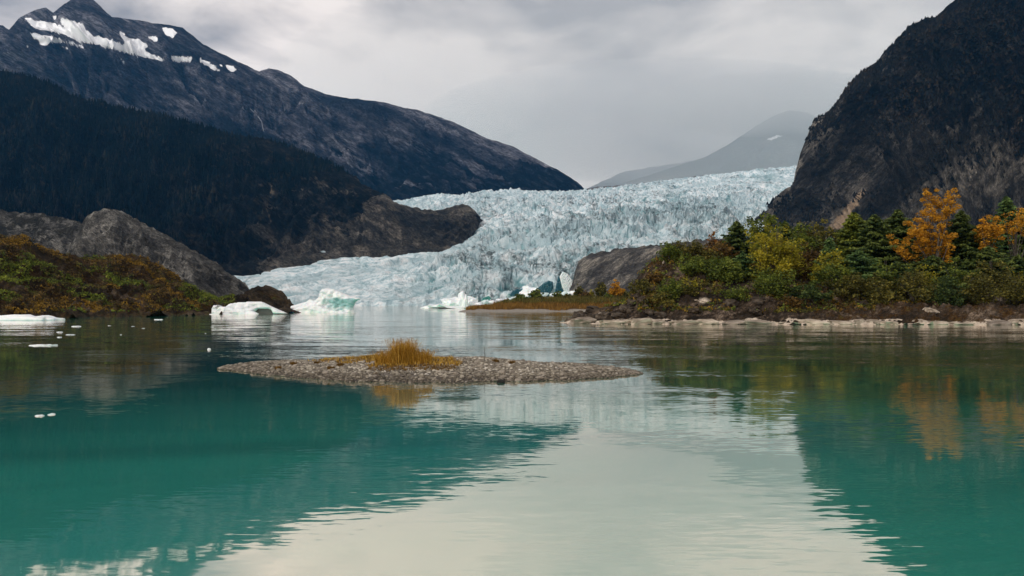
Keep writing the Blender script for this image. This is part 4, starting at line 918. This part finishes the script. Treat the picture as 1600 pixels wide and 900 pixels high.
isl = link('gravel_island', mesh_np('gravel_island', PI_.reshape(-1, 3), grid_faces(*PI_.shape[:2]), True, mats=m_isl)); tag(isl, kind='structure')
def pebble_mat():
    m, t, o = newmat('pebbles')
    c = ramp(t, [(0.0, (0.06, 0.050, 0.040)), (0.35, (0.165, 0.142, 0.108)), (0.6, (0.33, 0.292, 0.23)), (0.8, (0.57, 0.52, 0.43)), (1.0, (0.80, 0.76, 0.70))], attr(t, 'tint'))
    z = nd(t, 'ShaderNodeNewGeometry'); sp = nd(t, 'ShaderNodeSeparateXYZ'); t.links.new(z.outputs['Position'], sp.inputs[0])
    wet = ramp(t, [(0.0, (0.38, 0.36, 0.34)), (0.15, (0.62, 0.6, 0.57)), (0.24, (1, 1, 1))], math_(t, 'ADD', sp.outputs['Z'], math_(t, 'MULTIPLY_ADD', noise(t, 0.8, 3), 0.12, -0.06)))
    c = mixc(t, 1.0, c, wet, 'MULTIPLY'); c = mixc(t, 0.2, c, ramp(t, [(0.3, (0.08, 0.07, 0.06)), (0.7, (0.4, 0.36, 0.30))], noise(t, 20, 4, 0.6)))
    principled(t, o, c, 0.8, spec=0.25); return m
m_peb = pebble_mat()
def pebbles(G, n, g, smin, smax, name='gravel'):
    P = pick(G, n, g, lambda X, Y, P: P[:, 2] > -0.05); n = len(P)
    s = smin*(smax/smin)**(g.uniform(0, 1, n)**1.7); sc = np.stack([s*g.uniform(0.8, 1.5, n), s*g.uniform(0.7, 1.1, n), s*g.uniform(0.35, 0.7, n)], 1)
    a = g.uniform(0, 2*math.pi, n); ca, sa = np.cos(a), np.sin(a)
    rnd = 1+g.uniform(-0.22, 0.22, (n, 12, 1)); v = IV[None]*rnd*sc[:, None]
    tl = g.uniform(-0.3, 0.3, (n, 1)); v[..., 2] += v[..., 0]*tl
    x_ = v[..., 0]*ca[:, None]-v[..., 1]*sa[:, None]; y_ = v[..., 0]*sa[:, None]+v[..., 1]*ca[:, None]
    V = np.stack([x_, y_, v[..., 2]], -1)+P[:, None]+np.array([0, 0, 0.15])*s[:, None, None]
    F = IF[None]+(np.arange(n)*12)[:, None, None]
    t_ = np.clip(g.beta(1.8, 2.2, n)+0.12*np.clip(fbm(P/0.7, 2), -1, 1), 0, 1)
    tag(link(name, mesh_np(name, V.reshape(-1, 3), F.reshape(-1, 3), False, {'tint': np.repeat(t_, 12)}, m_peb), isl), kind='stuff')
g = np.random.default_rng(77)
pebbles(PI_, 30000, g, 0.020, 0.085)
m_st = stone_mat('island_stone', ((0.12, 0.10, 0.085), (0.27, 0.24, 0.21), (0.46, 0.43, 0.38)), 6.0, 0.01)
sm = [boulder_mesh('stone', k+40, m_st, 2, 0.4, 0.35) for k in range(6)]
Pk = pick(PI_, 900, g, lambda X, Y, P: (P[:, 2] > 0.0) & (P[:, 1] < 33))[:260]
for p in Pk:
    s = rr.uniform(0.05, 0.11)
    o = link('stone', sm[rr.randrange(6)], isl, (p[0], p[1], p[2]+s*0.2)); o.scale = (s*rr.uniform(0.9, 1.5), s, s*rr.uniform(0.4, 0.65)); o.rotation_euler = (rr.uniform(-.2, .2), rr.uniform(-.2, .2), rr.uniform(0, 6.3))
o = link('stone', boulder_mesh('stone', 77, stone_mat('wet_dark_stone', ((0.01,)*3, (0.02,)*3, (0.04,)*3), 5, 0.01), 2), isl, (*onwater(782, 598), 0.03)); o.scale = (0.14, 0.1, 0.07)
# low golden moss and grass on the island
m_gold = leafmat('golden_grass', ((0.20, 0.10, 0.012), (0.55, 0.32, 0.035), (0.85, 0.58, 0.14)), 1.5, 0.35)
m_low = leafmat('low_brown_grass', ((0.05, 0.026, 0.006), (0.17, 0.09, 0.018), (0.36, 0.20, 0.035)), 1.2, 0.3)
pxI = lambda P: proj(P)
def isl_h(X, Y): 
    i = np.argmin((PI_[..., 0]-X)**2+(PI_[..., 1]-Y)**2); return PI_.reshape(-1, 3)[i]
def low_cond(X, Y, P):
    c = np.exp(-((X-635)/62)**2)*1.2+0.6*np.exp(-((X-695)/30)**2)+0.50*np.exp(-((X-520)/75)**2)*(P[:, 1] > 29.8)
    return (P[:, 1] > 26.6) & (P[:, 1] < 34.5) & (c+0.35*fbm(P/0.8, 3) > 0.62) & (np.abs(P[:, 1]-29.3) < 2.2+2.6*(X < 590))
Pl = pick(PI_, 42000, g, low_cond)
tag(blade_obj('low_grass', Pl, g, 0.12, 0.010, 1.1, m_low), kind='stuff')
Pl2 = pick(PI_, 30000, g, lambda X, Y, P: low_cond(X, Y, P) & (P[:, 1] > 28.2))
tag(blade_obj('low_grass', Pl2, g, 0.16, 0.010, 0.9, m_gold), kind='stuff')
def tuft(px, d, n, rx, ry, h, lean_, label, group=None, mat=None, heads=0.35, w_=0.007):
    X = (px-800)/FPX*d; p = isl_h(X, d); g = np.random.default_rng(int(px*7)); a = g.uniform(0, 2*math.pi, n); r = np.sqrt(g.uniform(0, 1, n))
    Q = np.stack([r*np.cos(a)*rx, r*np.sin(a)*ry, 0*r], 1)
    root = empty('grass_tuft', tuple(p)); tag(root, label, 'grass tuft', group)
    o = blade_obj('blades', Q, g, h, w_, lean_, mat or m_gold, root, heads)
    # outer blades lean outwards
    return root
tuft(630, 28.9, 1300, 0.42, 0.35, 0.86, 0.75, 'tall golden grass tuft with seed heads in the middle of the gravel island', 'grass tufts on the gravel island')
tuft(608, 28.9, 900, 0.50, 0.3, 0.52, 0.85, 'shorter golden grass clump at the left side of the tall tuft', 'grass tufts on the gravel island', w_=0.008)
tuft(652, 28.8, 900, 0.50, 0.3, 0.48, 0.9, 'rusty golden grass clump at the right side of the tall tuft', 'grass tufts on the gravel island', w_=0.008)
for px, d, lb in ((518, 28.2, 'small brown grass tussock on the pebbles left of the tall tuft, lower one'), (533, 29.2, 'small brown grass tussock on the pebbles left of the tall tuft, upper one'), (497, 30.6, 'flat brown tussock on the far left part of the island'), (775, 30.5, 'low olive tussock just right of the thin dry stalk'), (800, 30.2, 'low dark tussock farther right of the thin dry stalk'), (435, 29.3, 'leftmost tiny brown tussock on the gravel island'), (572, 32.0, 'small tussock on the back edge of the island left of the tall tuft'), (460, 30.6, 'flat dark tussock between the leftmost tussock and the far left one')):
    tuft(px, d, 260, 0.13, 0.1, 0.14, 0.9, lb, 'small tussocks on the gravel island', m_low, None)
st = isl_h((757-800)/FPX*30.6, 30.6)
root = empty('dry_stalk', tuple(st)); tag(root, 'thin dark dry stalk standing alone right of the golden tuft', 'stalk')
V, F = tube([(0, 0, -0.05), (0.01, 0, 0.3), (-0.005, 0, 0.58)], [0.012, 0.009, 0.005], 4); link('stem', mesh_np('stem', V, F, True, mats=m_bark), root)
V, F = join([tube([(0.0, 0, 0.2), (0.05, 0, 0.30)], [0.007, 0.003], 3), tube([(0, 0, 0.32), (-0.05, 0, 0.42)], [0.007, 0.003], 3), tube([(0, 0, 0.45), (0.03, 0, 0.52)], [0.006, 0.003], 3)])
link('twig', mesh_np('twig', V, F, True, mats=m_bark), root)

# ------------------------------------------------------------------ ice
def ice_mat(name, white, blue, lo=0.0, hi=1.0, dirt=0.0):
    m, t, o = newmat(name)
    g_ = nd(t, 'ShaderNodeNewGeometry'); sp = nd(t, 'ShaderNodeSeparateXYZ'); t.links.new(g_.outputs['Normal'], sp.inputs[0])
    f = math_(t, 'ADD', attr(t, 'blue'), math_(t, 'MULTIPLY_ADD', noise(t, 0.5, 5, 0.6), 0.5, -0.25))
    c = mixc(t, ramp(t, [(0.35, (0, 0, 0)), (0.75, (1, 1, 1))], f), ramp(t, [(0.3, white), (0.7, (0.93, 0.95, 0.96))], noise(t, 0.8, 5, 0.6)), blue)
    if dirt: c = mixc(t, ramp(t, [(1-dirt, (0, 0, 0)), (1.1-dirt, (0.85,)*3)], math_(t, 'ADD', noise(t, 0.7, 8, 0.7), attr(t, 'dirt'))), c, (0.08, 0.075, 0.065))
    p = principled(t, o, c, 0.35, bump(t, noise(t, 1.2, 8, 0.65), 0.25), 0.4)
    p.inputs['Subsurface Weight'].default_value = 0.25; p.inputs['Subsurface Radius'].default_value = (0.3, 0.7, 1.0); p.inputs['Subsurface Scale'].default_value = 0.6
    return m
m_ice = ice_mat('iceberg_ice', (0.80, 0.86, 0.89), (0.27, 0.50, 0.50))
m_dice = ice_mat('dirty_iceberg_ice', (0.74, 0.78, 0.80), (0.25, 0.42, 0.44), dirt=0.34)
def berg(name, outline, d, thick, parent, mat, px0, base_y, blue=None, dirt=None, seed=0, amp=0.25, lean_=0.0, voxel=None):
    """outline: photo-pixel silhouette of the block; it gets real thickness, rounded back and front"""
    k = d/FPX; x0 = (px0-800)*k
    pts = [((a-px0)*k, (base_y-b)*k) for a, b in outline]
    xs = [p[0] for p in pts]; zs = [p[1] for p in pts]; W = max(xs)-min(xs); H = max(zs)-min(zs)
    # distance field of the outline -> half thickness, on a grid
    n = 110; res = W/n; gx = np.arange(min(xs)-res*2, max(xs)+res*2, res); gz = np.arange(-res*3, max(zs)+res*2, res)
    X, Z = np.meshgrid(gx, gz)
    ins = inpoly(X, np.maximum(Z, 0.02*H), pts)
    D = np.full(X.shape, 1e9); m_ = len(pts)
    for i in range(m_):
        ax, az_ = pts[i]; bx, bz = pts[(i+1) % m_]
        if az_ <= 0.06*H and bz <= 0.06*H: continue
        tt = np.clip(((X-ax)*(bx-ax)+(Z-az_)*(bz-az_))/((bx-ax)**2+(bz-az_)**2+1e-12), 0, 1); D = np.minimum(D, np.hypot(X-ax-tt*(bx-ax), Z-az_-tt*(bz-az_)))
    th = thick*np.sqrt(np.clip(1-(1-np.clip(D/(0.55*thick), 0, 1))**2, 0, 1))*(1+0.3*fbm(np.stack([X/2.2, Z/1.6, 0*X+seed], -1), 4))
    th = np.where(ins, th, 0)+0.0
    idx = -np.ones(X.shape, int); keep = ins; idx[keep] = np.arange(keep.sum())
    f = fbm(np.stack([X/1.6, Z/1.1, 0*X+seed*3], -1), 5)*amp
    zl = Z*lean_
    front = np.stack([X, -th*0.6+f*np.minimum(th, 1)+zl, Z], -1)[keep]; backp = np.stack([X, th*0.9+f+zl, Z], -1)[keep]; nk = len(front)
    F = []; a, b, c_, e_ = idx[:-1, :-1], idx[:-1, 1:], idx[1:, 1:], idx[1:, :-1]
    ok = (a >= 0) & (b >= 0) & (c_ >= 0) & (e_ >= 0); Q = np.stack([a[ok], b[ok], c_[ok], e_[ok]], 1); F = [Q, Q[:, ::-1]+nk]
    # close the rim
    from collections import Counter
    E = np.vstack([Q[:, [0, 1]], Q[:, [1, 2]], Q[:, [2, 3]], Q[:, [3, 0]]]); cnt = Counter(map(tuple, np.sort(E, 1)))
    rim = np.array([e2 for e2 in E if cnt[tuple(sorted(e2))] == 1]); F.append(np.stack([rim[:, 1], rim[:, 0], rim[:, 0]+nk, rim[:, 1]+nk], 1))
    V = np.vstack([front, backp]); F = np.vstack(F)
    # smooth the stair-stepped rim a little
    ppx = (V[:, 0]/k)+px0; ppy = base_y-V[:, 2]/k
    at = {'blue': blue(ppx, ppy, V) if blue else np.zeros(len(V)), 'dirt': dirt(ppx, ppy, V) if dirt else np.zeros(len(V))}
    me = mesh_np(name, V, F, True, at, mat)
    o = link(name, me, parent, None if parent else (x0, d, 0))
    s_ = o.modifiers.new('smooth', 'SMOOTH'); s_.iterations = 3; s_.factor = 0.6
    return o
def berg_root(name, px, py, label, cat, group=None):
    X, Y = onwater(px, py); r = empty(name, (X, Y, -0.02)); tag(r, label, cat, group); return r, Y
# big wedge iceberg: white cap running to a prow on the right, blue green hollow face
r, d = berg_root('iceberg', 512, 488.5, 'large wedge-shaped iceberg with white top and blue green undercut face', 'iceberg', 'icebergs in the lake')
berg('ice_body', [(456, 489), (458, 483), (468, 477), (478, 474), (490, 470), (497, 464), (499, 455), (503, 451), (512, 449.5), (522, 451), (534, 456), (548, 462), (563, 465.5), (564, 467.5), (556, 472), (553, 480), (556, 488.5)], d, 3.2, r, m_ice, 512, 488.5,
    blue=lambda x, y, V: sstep(488, 535, x+4*fbm(V*0.5, 3))*sstep(-1, 6, y-(462+(x-512)*0.05)+1.5*fbm(V*0.7, 3))*(1-0.6*sstep(472, 487, y)+0.35*fbm(V*(0.5, 0.5, 1.6), 3))*(V[:, 1] < 0.4)*0.85+0.1, seed=3, amp=0.6)
o = berg('ice_shelf', [(451, 484), (452, 478), (462, 475), (476, 471), (481, 467.5), (488, 469), (494, 473), (500, 476), (500, 486), (470, 487)], d+2.5, 1.8, r, m_ice, 512, 488.5, blue=lambda x, y, V: 0.15+0*x, seed=5); o.location = (0, 2.2, 0)
o = berg('ice_foot', [(455, 489), (460, 482), (470, 480), (485, 476), (500, 477), (520, 484), (545, 487), (548, 489)], d-2, 1.5, r, m_ice, 512, 488.5, blue=lambda x, y, V: 0.1+0*x, seed=6); o.location = (0, -2.2, 0)
# low arched iceberg with dirt
r, d = berg_root('iceberg', 390, 491, 'low arched iceberg with dirty streaks and a hollow painted dark under its white arch', 'iceberg', 'icebergs in the lake')
o = berg('ice_arch', [(345, 491), (347, 480), (355, 474), (370, 471.5), (392, 470.5), (408, 471), (416, 475), (428, 481), (440, 486), (450, 490.5), (424, 490.5), (420, 484), (414, 482.5), (400, 483), (396, 487), (394, 491)], d, 1.6, r, m_dice, 390, 491, dirt=lambda x, y, V: 0.03*np.exp(-((x-388)/5)**2)+0.06*sstep(477, 482, y), seed=11); o.location = (0, 1.5, 0)
o = berg('ice_front', [(342, 491.5), (341, 484), (345, 479), (354, 478.5), (370, 482), (388, 483.5), (400, 486.5), (407, 490), (405, 491.5)], d, 1.3, r, m_ice, 390, 491, blue=lambda x, y, V: 0.12+0*x, seed=12); o.location = (0, -1.2, 0)
o = berg('ice_knob', [(330, 491), (330, 482), (333, 477), (341, 476), (346, 478), (347, 484), (346, 491)], d, 1.0, r, m_dice, 390, 491, dirt=lambda x, y, V: 0.10+0*x, seed=13); o.location = (0, 0.3, 0)
o = berg('hollow_shade_wall', [(388, 491), (392, 483), (424, 483), (428, 491)], d, 0.5, r, m_dice, 390, 491, dirt=lambda x, y, V: 0.4+0*x, seed=14); o.location = (0, 3.0, 0)  # wall behind the arch opening; the hollow's shade is put into its dark colour
# flat floe at the left edge
def floe(px, py, w_, h_, dep, label, cat, group, seed, name='ice_floe', mat=None, lvl=4, parts=None, foam=0):
    X, Y = onwater(px, py); k = Y/FPX
    v, f = {3: (IV3, IF3), 4: (IV4, IF4)}[lvl]
    p = np.sign(v)*np.abs(v)**(0.62 if lvl == 4 else 0.9); rad = 1+0.38*fbm(v*(1, 1, 0)*1.2+seed*3.3, 3)
    p = p*(rad[:, None])*(w_*k/2, dep, h_*k); p[:, 2] *= 0.8*(0.75+0.6*fbm(v*(2.2, 1, 0)+seed, 3)+0.15); p[:, 2] = np.clip(p[:, 2], -0.2*h_*k, 10)
    p *= (1.0/(np.abs(p[:, 0]).max()/(w_*k/2)), 1, 1)
    o = link(name, mesh_np(name, p, f, True, {'blue': 0.15+0.5*sstep(0.25*h_*k, 0, p[:, 2]), 'dirt': 0*p[:, 0]}, mat or m_ice), None, (X, Y, 0)); tag(o, label, cat, group); return o
floe(28, 500.5, 142, 10.5, 1.6, 'long flat white ice floe at the left shore, cut by the photo edge', 'ice floe', None, 3)
floe(350, 491.5, 44, 1.6, 0.7, 'thin sheet of ice at the left foot of the dirty arched iceberg', 'ice floe', None, 5)
floe(66, 540, 41, 2.4, 0.33, 'narrow white ice slab floating on the dark water below the long floe', 'ice floe', None, 7)
fg = 'ice fragments adrift off the left shore'
for k, (px, py, w_, h_, lb) in enumerate([(62, 650, 15, 4.5, 'small jagged ice piece near the left edge in the turquoise water, left of its twin'), (81, 648, 14, 4, 'small flat ice piece in the turquoise water, right of its twin'), (327, 546, 6, 4, 'tiny lone ice chunk left of the gravel island'),
    (119, 510, 14, 2, 'small white ice slab just off the shore, second from the long floe'), (248, 499.5, 13, 2, 'small white ice slab close to the shore under the brown hill'), (110, 523, 15, 1.6, 'thin ice slab between the long floe and the narrow slab'), (93, 519, 10, 1.6, 'tiny ice piece left of the thin ice slab'), (93, 527, 7, 1.6, 'tiny ice piece just below the thin ice slab')]):
    floe(px, py, w_, h_*0.6, w_*onwater(px, py)[1]/FPX*0.35, lb, 'ice piece', fg, 20+k, 'ice_fragment', lvl=3)
for k, (px, py, w_) in enumerate([(171, 509, 6), (208, 510, 7), (224, 513, 6), (189, 523, 4), (332, 511, 7), (337, 514, 4), (321, 521, 3), (12, 514, 4)]):
    floe(px, py, w_*0.8, 0.45, w_*onwater(px, py)[1]/FPX*0.35, 'tiny ice crumb drifting on the brown water off the left hill', 'ice crumb', 'tiny ice crumbs off the left shore', 50+k, 'ice_crumb', lvl=3)

# broken ice in front of the glacier
def chunk_mesh(seed, mat, blue):
    v, f = IV3, IF3
    p = np.sign(v)*np.abs(v)**0.75; p = p*(1+0.55*fbm(v*1.1+seed*9.1, 3)[:, None]); p[:, 2] = np.maximum(p[:, 2], -0.45)
    return mesh_np('ice_block', p, f, False, {'blue': blue+0*p[:, 0], 'dirt': 0*p[:, 0]}, mat)
cm = [chunk_mesh(k, m_ice, 0.05+0.22*(k % 3)) for k in range(7)]
def block(px, py, w_, h_, d, label, seed, group='ice blocks fallen from the glacier front', mesh=None):
    q = random.Random(seed); k = d/FPX; X = (px-800)*k; zb = float(unproj(px, py, d)[2]); zb = max(zb, 0)
    o = link('ice_block', mesh or cm[q.randrange(7)], None, (X, d, zb+h_*k*0.3)); o.scale = (w_*k/2, w_*k/2*q.uniform(0.7, 1.1), h_*k/1.5); o.rotation_euler = (q.uniform(-.1, .1), q.uniform(-.2, .2), q.uniform(-0.5, 0.5))
    tag(o, label, 'ice block', group); return o
D0 = 560
block(672, 482, 30, 5, D0, 'low flat ice block at the left end of the fallen ice', 1)
block(706, 480, 36, 15, D0, 'big rounded white ice block in front of the glacier, left of the tooth-shaped one', 2)
block(724, 480, 13, 24, D0-10, 'tall curved tooth-shaped ice block', 3, mesh=cm[1])
block(733, 478, 22, 15, D0, 'blocky white ice lump right of the tooth-shaped block', 4)
block(700, 484, 50, 5, D0-30, 'long low ice raft in front of the big rounded block', 5)
block(745, 481, 22, 9, D0, 'small white ice heap where the spit begins', 6)
block(757, 478, 16, 9, D0+10, 'white ice lump behind the left tip of the spit', 7)
for k, (px, py, w_, h_) in enumerate([(770, 478, 18, 10), (784, 475, 18, 10), (797, 473, 16, 9), (808, 470, 16, 10), (819, 466, 22, 14), (828, 460, 24, 14), (842, 466, 30, 10), (858, 470, 26, 8), (872, 468, 22, 12), (884, 466, 18, 12), (893, 464, 14, 12), (866, 474, 24, 8), (826, 474, 30, 9), (800, 480, 30, 8), (905, 470, 20, 8), (918, 469, 16, 7), (932, 468, 18, 8), (946, 468, 18, 8), (955, 470, 14, 8), (972, 470, 16, 8), (912, 476, 26, 8), (942, 476, 26, 8), (845, 480, 40, 8), (890, 480, 40, 8)]):
    block(px, py+2, w_, h_, 860, 'white broken ice half hidden by the reeds, bushes and trees of the spit' if k > 8 else 'white ice lump in the row rising behind the left end of the spit', 100+k)
# hollows' shade put into the colour of dark solid bodies before the ice front
m_hol = ice_mat('blue_ice_hollow_shade', (0.02, 0.09, 0.13), (0.012, 0.085, 0.115))
m_slab = ice_mat('leaning_slab_ice', (0.62, 0.72, 0.76), (0.10, 0.36, 0.38))
def ghost(pxy, d, th, name, label, mat, blue=None, cat='ice block', group=None, seed=0):
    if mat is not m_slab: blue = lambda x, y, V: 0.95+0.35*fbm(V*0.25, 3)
    cx = sum(a for a, b in pxy)/len(pxy); by = max(b for a, b in pxy); k = d/FPX
    o = berg(name, pxy, d, th, None, mat, cx, by, blue, seed=seed, amp=1.0); z = float(unproj(cx, by, d)[2]); o.location = ((cx-800)*k, d, z); tag(o, label, cat, group); return o
ghost([(836, 458), (840, 450), (848, 443), (857, 438), (864, 440), (865, 450), (860, 458), (858, 464), (846, 464)], 1188, 5, 'ice_cave', 'ice cave hollow in the glacier front, painted as a dark blue solid above the spit', m_hol, cat='ice cave')
ghost([(796, 461), (800, 455), (808, 451), (817, 452), (815, 458), (806, 463), (798, 463)], 1188, 4, 'ice_cave', 'small hollow in the glacier front, painted as a dark blue solid left of the large ice cave', m_hol, cat='ice cave')
ghost([(751, 472), (755, 465), (764, 462), (768, 466), (764, 470), (756, 474)], 1188, 3, 'ice_cave', 'hollow low in the glacier front, painted as a teal solid above the left tip of the spit', ice_mat('teal_hollow_shade', (0.05, 0.20, 0.20), (0.05, 0.25, 0.22)), cat='ice cave')
ghost([(884, 462), (878, 448), (874, 432), (879, 424), (888, 428), (897, 440), (903, 452), (897, 462)], 1184, 5, 'ice_slab', 'tall pale leaning ice slab right of the dark ice cave beside the grey rock', m_slab, cat='ice slab', seed=4)
ghost([(866, 466), (868, 448), (872, 432), (876, 430), (882, 448), (885, 462), (880, 467)], 1188, 4, 'ice_slab', 'narrow blue streaked ice slab between cave and pale leaning slab', m_hol, cat='ice slab', seed=5)
# thread of falling water on the far mountain
def waterfall():
    pts = [(392, 172), (399, 178), (405, 184), (410, 192), (411, 200), (413, 206), (415, 213)]
    m, t, o = newmat('falling_water'); principled(t, o, (0.42, 0.44, 0.48), 0.5)
    gx, gy = proj(PM1); L_ = []
    for a, b in pts:
        i = np.argmin((gx-a)**2+(gy-b)**2); L_.append(PM1.reshape(-1, 3)[i]+(0, -14, 4))
    L_ = np.array(L_); c = L_.mean(0); V, F = tube(L_-c, [1.0, 1.2, 1.4, 1.4, 1.6, 1.6, 1.4], 5)
    tag(link('waterfall', mesh_np('waterfall', V, F, True, mats=m), None, tuple(c)), 'thin white thread of a waterfall on the high far mountain', 'waterfall')
waterfall()
